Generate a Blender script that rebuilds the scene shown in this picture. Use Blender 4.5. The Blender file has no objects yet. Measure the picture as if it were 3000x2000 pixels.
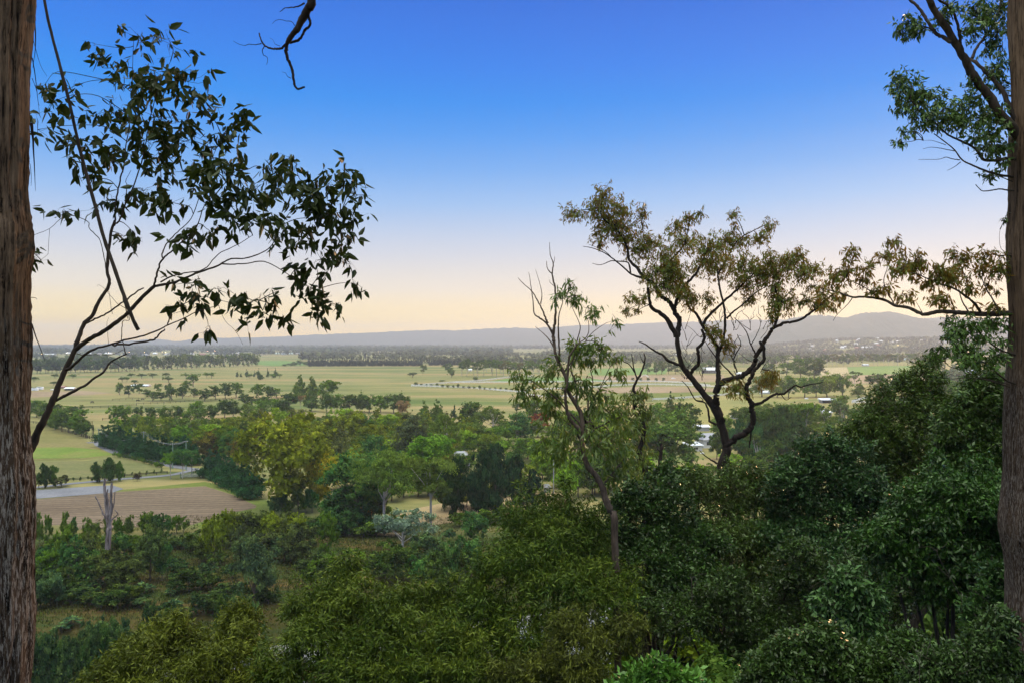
import bpy, math
import numpy as np
from mathutils import Vector
R = math.radians
rng = np.random.default_rng(11)
sc = bpy.context.scene
COL = sc.collection
F = 2333.0
CAMZ = 45.0

# ------------------------------------------------------------ helpers
def P(px, py, d):                       # a point seen at photo position (3000 x 2000) at distance d
    return np.array([(px-1500)/F*d, d, CAMZ-(py-1000)/F*d])
def dist(py, z=0.0): return (CAMZ-z)*F/(py-1000.0)
def G(px, py, z=0.0):
    d = dist(py, z); return np.array([(px-1500)/F*d, d, z])
def unit(v): return v/np.maximum(np.linalg.norm(v, axis=-1, keepdims=True), 1e-9)
def sstep(a, b, x):
    t = np.clip((x-a)/(b-a), 0, 1); return t*t*(3-2*t)

def river_axis(x): return 108.5+0.35*(np.clip(x, -130, 140)+60)
def hz(x, y):
    x = np.asarray(x, float); y = np.asarray(y, float)
    yc = river_axis(x); yn = yc-14; yf = yc+13
    t = np.clip((y-1.5)/(yn-1.5), 0, 1)
    hill = 43.3*(1-t)**1.5-5.2*sstep(0.35, 1, t)
    bed = -5.2-1.6*np.sin(np.clip((y-yn)/(yf-yn), 0, 1)*math.pi)
    bank = -5.2+5.2*sstep(0, 9, y-yf)
    z = np.where(y < yn, hill, np.where(y < yf, bed, bank))
    z = z+np.where((y > yf+9) & (y < 200), 0.25*np.sin(x*.21)*np.sin(y*.17)*sstep(0, 8, y-yf-9)*sstep(200, 185, y), 0)
    z = z+53*sstep(900, 1700, x)*np.exp(-((y-3700)/750.0)**2)
    return z

class MB:                                # collects quads
    def __init__(s): s.V = []; s.Q = []; s.A = []; s.n = 0
    def add(s, V, Q, a=None):
        V = np.asarray(V, float).reshape(-1, 3); Q = np.asarray(Q, int).reshape(-1, 4)
        s.V.append(V); s.Q.append(Q+s.n); s.n += len(V)
        s.A.append(np.full(len(V), .5) if a is None else np.asarray(a, float))
    def tube(s, pts, rad, n=6):
        pts = np.asarray(pts, float); rad = np.broadcast_to(np.asarray(rad, float), (len(pts),))
        T = unit(np.gradient(pts, axis=0))
        ref = np.array([0.0, 0, 1]) if abs(T[:, 2]).mean() < .8 else np.array([1.0, 0, 0])
        X = unit(np.cross(T, ref)); Y = np.cross(T, X)
        a = np.arange(n)/n*2*math.pi
        ring = pts[:, None]+rad[:, None, None]*(np.cos(a)[None, :, None]*X[:, None]+np.sin(a)[None, :, None]*Y[:, None])
        m = len(pts); i = np.arange(m-1)[:, None]*n; j = np.arange(n)[None]; k = (j+1) % n
        Q = np.stack([i+j, i+k, i+n+k, i+n+j], -1)
        s.add(ring.reshape(-1, 3), Q.reshape(-1, 4))
        if n == 4: s.Q.append(np.array([[0, 3, 2, 1], [m*4-4, m*4-3, m*4-2, m*4-1]])+s.n-m*4)
    def box(s, c, sz, rz=0.0):
        c = np.asarray(c, float); h = np.asarray(sz, float)/2
        v = np.array([[x, y, z] for z in (-1, 1) for x, y in ((-1, -1), (1, -1), (1, 1), (-1, 1))])*h
        if rz:
            ca, sa = math.cos(rz), math.sin(rz); v = np.stack([v[:, 0]*ca-v[:, 1]*sa, v[:, 0]*sa+v[:, 1]*ca, v[:, 2]], -1)
        s.add(v+c, [[3, 2, 1, 0], [4, 5, 6, 7], [0, 1, 5, 4], [1, 2, 6, 5], [2, 3, 7, 6], [3, 0, 4, 7]])
    def leaves(s, B, A, S, L, W, v):     # diamond leaves: base, axis, side
        B = np.asarray(B); L = np.broadcast_to(L, (len(B),))[:, None]; W = np.broadcast_to(W, (len(B),))[:, None]
        m = B+A*L*.45
        V = np.stack([B, m+S*W*.5, B+A*L, m-S*W*.5], 1)
        k = np.arange(len(B))[:, None]*4+np.arange(4)[None]
        s.add(V.reshape(-1, 3), k, np.repeat(v, 4))
    def leaves6(s, B, A, S, L, W, v, fold=.25, droop=.12):
        B = np.asarray(B); L = np.broadcast_to(L, (len(B),))[:, None]; W = np.broadcast_to(W, (len(B),))[:, None]
        N = np.cross(A, S); 
        f = lambda t, w, sg: B+A*L*t+S*W*w*sg+N*W*w*fold-N*L*droop*t*t
        z = np.zeros_like(B)
        V = np.stack([f(0, 0, 1), f(.28, .48, 1), f(.66, .36, 1), f(1, 0, 1), f(.66, .36, -1), f(.28, .48, -1)], 1)
        b = np.arange(len(B))[:, None]*6
        Q = np.concatenate([b+np.array([[0, 1, 2, 3]]), b+np.array([[0, 3, 4, 5]])])
        s.add(V.reshape(-1, 3), Q, np.repeat(v, 6))
    def join(s, o):
        s.V += o.V; s.A += o.A; s.Q += [q+s.n for q in o.Q]; s.n += o.n
    def mesh(s, name, mat, smooth=False, off=None):
        V = np.concatenate(s.V); Q = np.concatenate(s.Q); A = np.concatenate(s.A)
        if off is not None: V = V-np.asarray(off)
        me = bpy.data.meshes.new(name)
        me.vertices.add(len(V)); me.vertices.foreach_set('co', V.astype(np.float32).ravel())
        me.loops.add(Q.size); me.loops.foreach_set('vertex_index', Q.astype(np.int32).ravel())
        me.polygons.add(len(Q)); me.polygons.foreach_set('loop_start', np.arange(0, Q.size, 4, dtype=np.int32))
        at = me.attributes.new('v', 'FLOAT', 'POINT'); at.data.foreach_set('value', A.astype(np.float32))
        me.materials.append(mat); me.update(calc_edges=True)
        if smooth: me.polygons.foreach_set('use_smooth', np.ones(len(Q), bool))
        else: me.polygons.foreach_set('use_smooth', np.zeros(len(Q), bool))
        return me

def ob(name, me, parent=None, loc=(0, 0, 0), col=None):
    o = bpy.data.objects.new(name, me); COL.objects.link(o)
    if parent is not None: o.parent = parent
    o.location = loc
    if col is not None: o.color = (*col, 1)
    return o
def tag(o, label, cat, group=None, kind=None):
    if label: o['label'] = label
    if cat: o['category'] = cat
    if group: o['group'] = group
    if kind: o['kind'] = kind
    return o
def thing(name, label, cat, loc=(0, 0, 0), rz=0.0, group=None, scale=None):
    o = bpy.data.objects.new(name, None); COL.objects.link(o)
    o.location = tuple(float(q) for q in loc); o.rotation_euler = (0, 0, rz); o.empty_display_size = .2
    if scale is not None: o.scale = scale
    return tag(o, label, cat, group)
def structure(name, me, loc=(0, 0, 0)):
    o = ob(name, me, None, loc); o['kind'] = 'structure'; return o

# ------------------------------------------------------------ materials
def newmat(name):
    m = bpy.data.materials.new(name); m.use_nodes = True
    nt = m.node_tree; nt.nodes.clear()
    return m, nt, nt.nodes.new
def L_(nt, a, b): nt.links.new(a, b)
def mathn(nt, op, a, b=None, clamp=False):
    n = nt.nodes.new('ShaderNodeMath'); n.operation = op; n.use_clamp = clamp
    for i, x in enumerate((a, b)):
        if x is None: continue
        if isinstance(x, (int, float)): n.inputs[i].default_value = x
        else: nt.links.new(x, n.inputs[i])
    return n.outputs[0]
def mixc(nt, f, a, b, mode='MIX'):
    n = nt.nodes.new('ShaderNodeMix'); n.data_type = 'RGBA'; n.blend_type = mode
    for s_, x in ((n.inputs[0], f), (n.inputs[6], a), (n.inputs[7], b)):
        if isinstance(x, (int, float)): s_.default_value = x
        elif isinstance(x, tuple): s_.default_value = (*x, 1)
        else: nt.links.new(x, s_)
    return n.outputs[2]
def noise(nt, scale, detail=4, vec=None, rough=.55, stretch=None):
    if stretch is not None:
        mp = nt.nodes.new('ShaderNodeMapping'); mp.inputs['Scale'].default_value = stretch
        nt.links.new(vec, mp.inputs[0]); vec = mp.outputs[0]
    n = nt.nodes.new('ShaderNodeTexNoise'); n.inputs['Scale'].default_value = scale
    n.inputs['Detail'].default_value = detail; n.inputs['Roughness'].default_value = rough
    if vec is not None: nt.links.new(vec, n.inputs['Vector'])
    return n.outputs['Fac']
def ramp(nt, fac, stops):
    n = nt.nodes.new('ShaderNodeValToRGB'); e = n.color_ramp.elements
    while len(e) < len(stops): e.new(.5)
    for k, (p, c) in enumerate(stops):
        e[k].position = p; e[k].color = (*c, 1) if len(c) == 3 else c
    nt.links.new(fac, n.inputs[0]); return n.outputs[0]

def foliage(name, c2, amount=.35, trans=.3, tcol=None, gloss=.0, rough=.5, lo=.55, hi=1.5, ncol=None):
    """leaf colour = object colour, mottled leaf by leaf towards c2"""
    m, nt, N = newmat(name)
    oi = N('ShaderNodeObjectInfo'); at = N('ShaderNodeAttribute'); at.attribute_name = 'v'
    v = at.outputs['Fac']
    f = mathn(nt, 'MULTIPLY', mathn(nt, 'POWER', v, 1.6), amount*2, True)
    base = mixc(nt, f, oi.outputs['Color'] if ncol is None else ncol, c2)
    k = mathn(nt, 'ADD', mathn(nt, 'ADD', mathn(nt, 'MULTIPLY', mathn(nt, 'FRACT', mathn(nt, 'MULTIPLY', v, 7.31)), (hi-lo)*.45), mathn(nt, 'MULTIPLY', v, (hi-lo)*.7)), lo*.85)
    sc_ = N('ShaderNodeVectorMath'); sc_.operation = 'SCALE'; L_(nt, base, sc_.inputs[0]); L_(nt, k, sc_.inputs['Scale'])
    p = N('ShaderNodeBsdfPrincipled'); L_(nt, sc_.outputs[0], p.inputs['Base Color'])
    p.inputs['Roughness'].default_value = rough; p.inputs['Specular IOR Level'].default_value = gloss
    t = N('ShaderNodeBsdfTranslucent')
    if tcol is None: L_(nt, mixc(nt, 1.0, sc_.outputs[0], (1.5, 1.5, .8), 'MULTIPLY'), t.inputs[0])
    else: t.inputs[0].default_value = (*tcol, 1)
    mx = N('ShaderNodeMixShader'); mx.inputs[0].default_value = trans
    L_(nt, p.outputs[0], mx.inputs[1]); L_(nt, t.outputs[0], mx.inputs[2])
    o = N('ShaderNodeOutputMaterial'); L_(nt, mx.outputs[0], o.inputs[0])
    return m

def bark(name, c1, c2, c3=None, s=6.0, zs=.12, bump=.6, dist_=.02, patch=.5):
    m, nt, N = newmat(name)
    g = N('ShaderNodeNewGeometry')
    n1 = noise(nt, s, 6, g.outputs['Position'], .65, (1, 1, zs))
    n2 = noise(nt, s*.25, 3, g.outputs['Position'], .6, (1, 1, .5))
    c = ramp(nt, n1, [(.32, c1), (.68, c2)])
    if c3 is not None:
        f = mathn(nt, 'MULTIPLY', mathn(nt, 'GREATER_THAN', n2, patch), mathn(nt, 'GREATER_THAN', n1, .5))
        c = mixc(nt, f, c, c3)
    p = N('ShaderNodeBsdfPrincipled'); L_(nt, c, p.inputs['Base Color']); p.inputs['Roughness'].default_value = .9
    p.inputs['Specular IOR Level'].default_value = .15
    b = N('ShaderNodeBump'); b.inputs['Strength'].default_value = bump; b.inputs['Distance'].default_value = dist_
    L_(nt, n1, b.inputs['Height']); L_(nt, b.outputs[0], p.inputs['Normal'])
    o = N('ShaderNodeOutputMaterial'); L_(nt, p.outputs[0], o.inputs[0]); return m

def bark2(name, dark, mid, light, lichen, s=30):
    '''fibrous bark: long streaks, dark cracks and pale flecks of lichen low on the trunk'''
    m, nt, N = newmat(name); g = N('ShaderNodeNewGeometry'); pos = g.outputs['Position']
    sp = N('ShaderNodeSeparateXYZ'); L_(nt, pos, sp.inputs[0])
    a = noise(nt, s, 6, pos, .62, (1, 1, .045)); b = noise(nt, s*2.4, 5, pos, .7, (1, 1, .09)); c = noise(nt, 2.2, 3, pos, .6, (1, 1, .4))
    k = mathn(nt, 'ADD', mathn(nt, 'MULTIPLY', a, .6), mathn(nt, 'MULTIPLY', b, .4))
    col = ramp(nt, k, [(.40, dark), (.475, mid), (.60, light)])
    col = mixc(nt, 1.0, col, ramp(nt, c, [(.35, (.55, .55, .55)), (.6, (1.1, 1.1, 1.1))]), 'MULTIPLY')
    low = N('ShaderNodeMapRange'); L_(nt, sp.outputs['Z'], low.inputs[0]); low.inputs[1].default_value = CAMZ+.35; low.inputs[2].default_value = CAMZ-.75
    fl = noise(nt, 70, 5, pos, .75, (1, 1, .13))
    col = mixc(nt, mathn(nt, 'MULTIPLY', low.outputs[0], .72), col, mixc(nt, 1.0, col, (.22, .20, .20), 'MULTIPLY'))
    f = mathn(nt, 'MULTIPLY', mathn(nt, 'MULTIPLY', mathn(nt, 'SUBTRACT', fl, .50), 14, True), low.outputs[0])
    col = mixc(nt, mathn(nt, 'MULTIPLY', f, .75), col, lichen)
    p = N('ShaderNodeBsdfPrincipled'); L_(nt, col, p.inputs['Base Color']); p.inputs['Roughness'].default_value = .95; p.inputs['Specular IOR Level'].default_value = .1
    bu = N('ShaderNodeBump'); bu.inputs['Strength'].default_value = 1; bu.inputs['Distance'].default_value = .025; L_(nt, k, bu.inputs['Height']); L_(nt, bu.outputs[0], p.inputs['Normal'])
    o = N('ShaderNodeOutputMaterial'); L_(nt, p.outputs[0], o.inputs[0]); return m

def plain(name, c, rough=.7, spec=.3, var=.15, s=.6, metal=0, emit=None, est=1, vert=1.0):
    m, nt, N = newmat(name)
    g = N('ShaderNodeNewGeometry'); n = noise(nt, s, 5, g.outputs['Position'], .6, (1, 1, vert))
    a = tuple(max(0, x*(1-var)) for x in c); b = tuple(min(1, x*(1+var)) for x in c)
    p = N('ShaderNodeBsdfPrincipled'); L_(nt, ramp(nt, n, [(.3, a), (.7, b)]), p.inputs['Base Color'])
    p.inputs['Roughness'].default_value = rough; p.inputs['Specular IOR Level'].default_value = spec; p.inputs['Metallic'].default_value = metal
    if emit: p.inputs['Emission Color'].default_value = (*emit, 1); p.inputs['Emission Strength'].default_value = est
    o = N('ShaderNodeOutputMaterial'); L_(nt, p.outputs[0], o.inputs[0]); return m

def field(name, c1, c2, c3, s=.05, stretch=(1, 1, 1), rows=None):
    """soil or grass sheet: two scales of noise, optional furrow rows (angle, spacing)"""
    m, nt, N = newmat(name)
    g = N('ShaderNodeNewGeometry'); pos = g.outputs['Position']
    n1 = noise(nt, s, 6, pos, .6, stretch); n2 = noise(nt, s*14, 4, pos, .65)
    c = ramp(nt, n1, [(.3, c1), (.5, c2), (.72, c3)])
    k = ramp(nt, n2, [(.25, (.55, .55, .55)), (.75, (.92, .92, .92))])
    c = mixc(nt, 1.0, c, k, 'MULTIPLY')
    if rows:
        mp = N('ShaderNodeMapping'); mp.inputs['Rotation'].default_value = (0, 0, rows[0]); L_(nt, pos, mp.inputs[0])
        w = N('ShaderNodeTexWave'); w.bands_direction = 'Y'; w.inputs['Scale'].default_value = rows[1]
        w.inputs['Distortion'].default_value = 1.2; w.inputs['Detail Scale'].default_value = .6; L_(nt, mp.outputs[0], w.inputs['Vector'])
        n4 = noise(nt, 1.0, 4, mp.outputs[0], .7, (.010, .9, 1))
        c = mixc(nt, 1.0, c, ramp(nt, w.outputs['Fac'], [(0, (.78, .78, .78)), (1, (1.08, 1.08, 1.08))]), 'MULTIPLY')
        c = mixc(nt, 1.0, c, ramp(nt, n4, [(.3, (.8, .8, .8)), (.56, (1, 1, 1)), (.72, (1.45, 1.45, 1.45))]), 'MULTIPLY')
    p = N('ShaderNodeBsdfPrincipled'); L_(nt, c, p.inputs['Base Color']); p.inputs['Roughness'].default_value = .95
    p.inputs['Specular IOR Level'].default_value = .05
    o = N('ShaderNodeOutputMaterial'); L_(nt, p.outputs[0], o.inputs[0]); return m

M = {}
M['leaf'] = foliage('leaf_mottled', (.11, .145, .022), .25, .18, None, 0, .5, .32, 2.0)
M['leaf_plane'] = foliage('leaf_plane', (.15, .135, .012), .26, .18, None, 0, .5, .32, 2.0)
M['leaf_dark'] = foliage('leaf_dark', (.035, .07, .022), .25, .08, None, 0, .5, .28, 2.1)
M['leaf_far'] = foliage('leaf_far', (.13, .14, .05), .35, .1)
M['leaf_gum'] = foliage('leaf_gum', (.11, .12, .016), .3, .26, (.42, .21, .035), .15, .45)  # translucent colour tinted orange to imitate sunset glow in the leaves
M['leaf_gumg'] = foliage('leaf_gum_green', (.15, .16, .03), .35, .35, None, .35, .4)
M['leaf_limb'] = foliage('leaf_limb', (.030, .045, .008), .3, .14, (.06, .09, .01), .12, .5)
M['leaf_wattle'] = foliage('leaf_wattle', (.115, .125, .012), .28, .10, None, .10, .45, .25, 2.2)
M['leaf_glossy'] = foliage('leaf_glossy', (.040, .085, .013), .3, .10, None, .2, .36, .25, 2.2)
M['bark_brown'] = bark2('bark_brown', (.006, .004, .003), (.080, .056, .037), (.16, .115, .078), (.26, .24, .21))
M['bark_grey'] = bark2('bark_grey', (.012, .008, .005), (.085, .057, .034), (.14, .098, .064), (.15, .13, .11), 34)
M['bark_black'] = bark('bark_black', (.005, .004, .003), (.030, .023, .018), None, 12, .15, .6, .03)
M['bark_limb'] = bark('bark_limb', (.012, .010, .008), (.058, .047, .037), None, 14, .15, .5, .01)
M['bark_stem'] = bark('bark_stem', (.03, .022, .016), (.12, .09, .068), None, 12, .15, .5, .015)
M['bark_trunk'] = bark('bark_trunk', (.05, .04, .03), (.16, .13, .10), None, 2, .15, .4, .05)
M['bark_pale'] = bark('bark_pale', (.22, .20, .18), (.55, .52, .48), (.12, .1, .08), 2.0, .25, .3, .05, .6)
M['bark_dead'] = bark('bark_dead', (.03, .02, .016), (.30, .265, .26), None, 3.0, .10, .8, .05)
SKY_NISHITA, SKY_MIX, SUN_E, EXPO, HAZE = .12, .02, 1.7, 0.6, 1.28e-4
ZEN1, ZEN2 = (.42, .50, .62), (.75, .75, .72)
TOP_FILL = (4.6, 4.5, 4.1)
HZ_L, HZ_H = (.42, .43, .46), (.62, .62, .64)
# ------------------------------------------------------------ camera, sky, sun, haze
cam = bpy.data.cameras.new('camera'); co = bpy.data.objects.new('camera', cam); COL.objects.link(co)
cam.sensor_width = 36; cam.lens = 36*F/3000; cam.clip_start = .05; cam.clip_end = 60000
co.location = (0, 0, CAMZ); co.rotation_euler = (R(90), 0, 0); sc.camera = co
SUN_EL, SUN_AZ = R(8.5), R(32.0)          # azimuth measured from +Y towards +X
w = bpy.data.worlds.new('World'); sc.world = w; w.use_nodes = True
nt = w.node_tree; nt.nodes.clear(); N = nt.nodes.new
tc = N('ShaderNodeTexCoord'); sx = N('ShaderNodeSeparateXYZ'); L_(nt, tc.outputs['Generated'], sx.inputs[0])
sky = N('ShaderNodeTexSky'); sky.sky_type = 'NISHITA'; sky.sun_disc = False
sky.sun_elevation = SUN_EL; sky.sun_rotation = SUN_AZ; sky.air_density = 1.3; sky.dust_density = 1.5; sky.ozone_density = 3
z = mathn(nt, 'MAXIMUM', sx.outputs['Z'], 0.0)
def lin(h):
    c = [int(h[i:i+2], 16)/255 for i in (0, 2, 4)]
    return tuple(x/12.92 if x <= .04045 else ((x+.055)/1.055)**2.4 for x in c)
def skystops(tg):                     # sky radiance seen through the haze box at each height
    st = []
    for py, h in tg:
        t_ = (1000-py)/F; z_ = t_/math.sqrt(1+t_*t_); tau = HAZE*min(10500, 207/max(z_, .001)); T_ = math.exp(-tau); q_ = z_/(z_+.09)*1.2
        st.append((z_, tuple(max(0, c_/2**EXPO-(h0_+(h1_-h0_)*q_)*(1-T_))/T_ for c_, h0_, h1_ in zip(lin(h), HZ_L, HZ_H))))
    return st[::-1] if st[0][0] > st[-1][0] else st
cool = ramp(nt, z, skystops([(990, 'f2dfa8'), (930, 'f9e9c8'), (850, 'f3eadc'), (750, 'dcdfe8'), (600, 'a8c8f3'), (500, '86b6f4'), (400, '68a6f4'), (300, '4e9af3'), (200, '368ef0'), (100, '1884ea'), (0, '007ce2')])+[(.62, ZEN1), (1, ZEN2)])
warm = ramp(nt, z, skystops([(990, 'fbe9c8'), (930, 'fbecd2'), (850, 'f6ebdf'), (750, 'dfe0e8'), (600, 'aeccf4'), (500, '8ab8f4'), (400, '6aa7f4'), (300, '4e98f3'), (200, '348cf0'), (100, '1682e8'), (0, '0079e0')])+[(.62, ZEN1), (1, ZEN2)])
dt = N('ShaderNodeVectorMath'); dt.operation = 'DOT_PRODUCT'
L_(nt, tc.outputs['Generated'], dt.inputs[0]); dt.inputs[1].default_value = (math.sin(SUN_AZ), math.cos(SUN_AZ), 0)
fz = mathn(nt, 'MULTIPLY', mathn(nt, 'SUBTRACT', dt.outputs['Value'], .6), 2.5, True)
grad = mixc(nt, fz, cool, warm)
nis = N('ShaderNodeVectorMath'); nis.operation = 'SCALE'; L_(nt, sky.outputs[0], nis.inputs[0]); nis.inputs['Scale'].default_value = SKY_NISHITA
col = mixc(nt, SKY_MIX, grad, nis.outputs[0])
dz = N('ShaderNodeVectorMath'); dz.operation = 'DOT_PRODUCT'           # unseen bright lobe added overhead to light the land from above
L_(nt, tc.outputs['Generated'], dz.inputs[0]); dz.inputs[1].default_value = Vector((-.18, -.12, 1)).normalized()
lobe = mathn(nt, 'POWER', mathn(nt, 'MAXIMUM', dz.outputs['Value'], 0.0), 7.0)
cl = N('ShaderNodeVectorMath'); cl.operation = 'SCALE'; cl.inputs[0].default_value = TOP_FILL; L_(nt, lobe, cl.inputs['Scale'])
col = mixc(nt, 1.0, col, cl.outputs[0], 'ADD')
bg = N('ShaderNodeBackground'); L_(nt, col, bg.inputs[0]); bg.inputs[1].default_value = 1.0
wo = N('ShaderNodeOutputWorld'); L_(nt, bg.outputs[0], wo.inputs[0])
sl = bpy.data.lights.new('sun', 'SUN'); sl.energy = SUN_E; sl.angle = R(.53); sl.color = (1, .56, .26)
so = bpy.data.objects.new('sun', sl); COL.objects.link(so)
sd = Vector((math.sin(SUN_AZ)*math.cos(SUN_EL), math.cos(SUN_AZ)*math.cos(SUN_EL), math.sin(SUN_EL)))
so.rotation_euler = sd.to_track_quat('Z', 'Y').to_euler(); so.location = (20, -10, 80)

sc.view_settings.view_transform = 'Standard'; sc.view_settings.look = 'None'; sc.view_settings.exposure = EXPO; sc.view_settings.gamma = 1
sc.render.engine = 'CYCLES'
cy = sc.cycles; cy.max_bounces = 6; cy.diffuse_bounces = 2; cy.glossy_bounces = 2; cy.transmission_bounces = 3; cy.transparent_max_bounces = 6
cy.volume_bounces = 0; cy.caustics_reflective = False; cy.caustics_refractive = False; cy.sample_clamp_indirect = 2
cy.use_denoising = True; cy.denoising_prefilter = 'ACCURATE'; cy.use_adaptive_sampling = False; cy.sample_clamp_direct = 8; cy.denoiser = 'OPENIMAGEDENOISE'

hb = MB(); hb.box((0, 4700, 122), (26000, 11600, 260))
hm, nt, N = newmat('haze_air'); pv = N('ShaderNodeVolumePrincipled')
pv.inputs['Color'].default_value = (.76, .86, .98, 1); pv.inputs['Density'].default_value = HAZE; pv.inputs['Anisotropy'].default_value = 0.42
o_ = N('ShaderNodeOutputMaterial'); L_(nt, pv.outputs[0], o_.inputs['Volume'])
if HAZE > 0:
    hz_o = ob('haze', hb.mesh('haze', hm)); tag(hz_o, None, None, kind='stuff')

# ------------------------------------------------------------ ground, river, fields, roads, hills
def grid_mesh(name, X, Y, Z, mat, smooth=True):
    ny, nx = X.shape; i = np.arange(ny-1)[:, None]*nx; j = np.arange(nx-1)[None]
    b = MB(); b.add(np.stack([X, Y, Z], -1).reshape(-1, 3), np.stack([i+j, i+j+1, i+nx+j+1, i+nx+j], -1).reshape(-1, 4))
    return b.mesh(name, mat, smooth)
ys = np.concatenate([np.linspace(-40, 205, 170), np.geomspace(207, 10300, 130)])
xs = np.sinh(np.linspace(-5.6, 5.6, 300))*85*.96; xs = np.clip(xs, -12500, 12500)
X, Y = np.meshgrid(xs, ys); Z = hz(X, Y)
gm, nt, N = newmat('ground_grass'); g = N('ShaderNodeNewGeometry'); pos = g.outputs['Position']
sp = N('ShaderNodeSeparateXYZ'); L_(nt, pos, sp.inputs[0])
n1 = noise(nt, .011, 8, pos, .62, (.30, 1.3, 1)); n2 = noise(nt, .07, 6, pos, .7, (.3, 1.3, 1)); n5 = noise(nt, .02, 5, pos, .6, (.14, 1.6, 1)); n3 = noise(nt, 1.6, 4, pos, .65)
dry = ramp(nt, n1, [(.34, (.078, .118, .030)), (.45, (.142, .154, .052)), (.53, (.200, .182, .075)), (.66, (.25, .184, .088))])
dry = mixc(nt, 1.0, dry, ramp(nt, n2, [(.3, (.62, .72, .60)), (.5, (1, 1, 1)), (.72, (1.25, 1.15, 1.05))]), 'MULTIPLY')
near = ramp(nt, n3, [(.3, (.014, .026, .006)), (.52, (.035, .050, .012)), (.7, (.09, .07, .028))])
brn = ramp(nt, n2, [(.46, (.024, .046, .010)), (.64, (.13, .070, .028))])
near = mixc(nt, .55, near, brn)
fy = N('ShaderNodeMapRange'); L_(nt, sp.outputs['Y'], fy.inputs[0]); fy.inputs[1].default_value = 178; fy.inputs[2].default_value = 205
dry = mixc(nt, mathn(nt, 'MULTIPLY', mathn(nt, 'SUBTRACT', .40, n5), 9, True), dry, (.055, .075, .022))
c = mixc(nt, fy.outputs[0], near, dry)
p = N('ShaderNodeBsdfPrincipled'); L_(nt, c, p.inputs['Base Color']); p.inputs['Roughness'].default_value = .95; p.inputs['Specular IOR Level'].default_value = .05
o_ = N('ShaderNodeOutputMaterial'); L_(nt, p.outputs[0], o_.inputs[0])
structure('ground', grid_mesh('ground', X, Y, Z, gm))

wm, nt, N = newmat('river_water'); p = N('ShaderNodeBsdfPrincipled'); p.inputs['Base Color'].default_value = (.17, .175, .165, 1)  # pale base colour imitates the bright sky reflected in the water
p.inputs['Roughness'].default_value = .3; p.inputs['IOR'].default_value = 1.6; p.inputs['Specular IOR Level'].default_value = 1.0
g = N('ShaderNodeNewGeometry'); b_ = N('ShaderNodeBump'); b_.inputs['Strength'].default_value = .12; b_.inputs['Distance'].default_value = .05
L_(nt, noise(nt, .8, 3, g.outputs['Position']), b_.inputs['Height']); L_(nt, b_.outputs[0], p.inputs['Normal'])
o_ = N('ShaderNodeOutputMaterial'); L_(nt, p.outputs[0], o_.inputs[0])
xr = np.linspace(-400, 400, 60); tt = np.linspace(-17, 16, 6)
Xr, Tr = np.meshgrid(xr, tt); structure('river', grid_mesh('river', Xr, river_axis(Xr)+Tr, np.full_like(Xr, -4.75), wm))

def sheet(name, pts, mat, z):            # ground sheet from its outline
    V = [tuple(G(a, b, z)) for a, b in pts]
    me = bpy.data.meshes.new(name); me.from_pydata(V, [], [list(range(len(V)))]); me.materials.append(mat)
    me.validate(); o = structure(name, me)
    if me.polygons[0].normal.z < 0: me.flip_normals()
    return o
def strip(name, pts, wid, mat, z):       # road along a centre line, smoothed
    C = np.array([G(a, b, z) for a, b in pts]); C = smooth_line(C, 10)
    T = unit(np.gradient(C, axis=0)); Nn = np.stack([-T[:, 1], T[:, 0], 0*T[:, 0]], -1)
    X = np.stack([C+Nn*wid/2, C-Nn*wid/2], 0)
    return structure(name, grid_mesh(name, X[..., 0], X[..., 1], X[..., 2], mat))
def smooth_line(C, k=8):
    C = np.asarray(C, float); out = []
    Pm = np.vstack([2*C[0]-C[1], C, 2*C[-1]-C[-2]])
    for i in range(len(C)-1):
        p0, p1, p2, p3 = Pm[i:i+4]
        for t in np.arange(k)/k:
            out.append(.5*((2*p1)+(-p0+p2)*t+(2*p0-5*p1+4*p2-p3)*t*t+(-p0+3*p1-3*p2+p3)*t**3))
    out.append(C[-1]); return np.array(out)
plough = field('ploughed_soil', (.145, .11, .074), (.19, .147, .10), (.235, .182, .125), .05, (.3, 1, 1), (R(-9), .11))
grn = field('green_grass', (.10, .14, .03), (.14, .18, .04), (.20, .20, .065), .06)
pale = field('pale_grass', (.16, .18, .065), (.20, .205, .08), (.23, .21, .095), .05, (.4, 1, 1), (R(-9), .10))
brt = field('bright_grass', (.11, .20, .05), (.14, .25, .06), (.18, .25, .08), .02)
tan = field('cut_straw', (.34, .29, .16), (.42, .36, .2), (.44, .38, .24), .03)
soil = field('bare_soil', (.24, .18, .11), (.31, .24, .15), (.35, .27, .18), .02)
olive = field('olive_grass', (.20, .22, .07), (.27, .26, .09), (.30, .27, .10), .02)
asph = field('road_surface', (.16, .17, .19), (.20, .21, .23), (.24, .25, .27), .1)
sheet('ploughed_field', [(20, 1470), (340, 1440), (470, 1432), (600, 1423), (680, 1448), (752, 1480), (748, 1487), (680, 1500), (600, 1524), (560, 1537), (300, 1546), (20, 1560)], plough, .05)
sheet('headland_verge', [(330, 1436), (600, 1410), (700, 1428), (790, 1470), (800, 1530), (600, 1552), (560, 1537), (680, 1500), (752, 1483), (680, 1447), (600, 1422), (470, 1431), (340, 1439)], grn, .03)
sheet('green_field', [(20, 1225), (100, 1240), (180, 1257), (255, 1290), (330, 1332), (250, 1346), (20, 1349)], field('pasture', (.15, .16, .045), (.22, .20, .075), (.26, .20, .095), .035, (.3, 1, 1)), .05)
sheet('bright_grass_patch', [(20, 1312), (200, 1308), (290, 1316), (335, 1331), (240, 1340), (20, 1343)], field('lush_grass', (.13, .20, .035), (.17, .235, .045), (.23, .21, .07), .05), .09)
sheet('pale_paddock', [(20, 1352), (250, 1349), (332, 1337), (400, 1350), (478, 1368), (478, 1380), (210, 1405), (20, 1412)], pale, .05)
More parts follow.
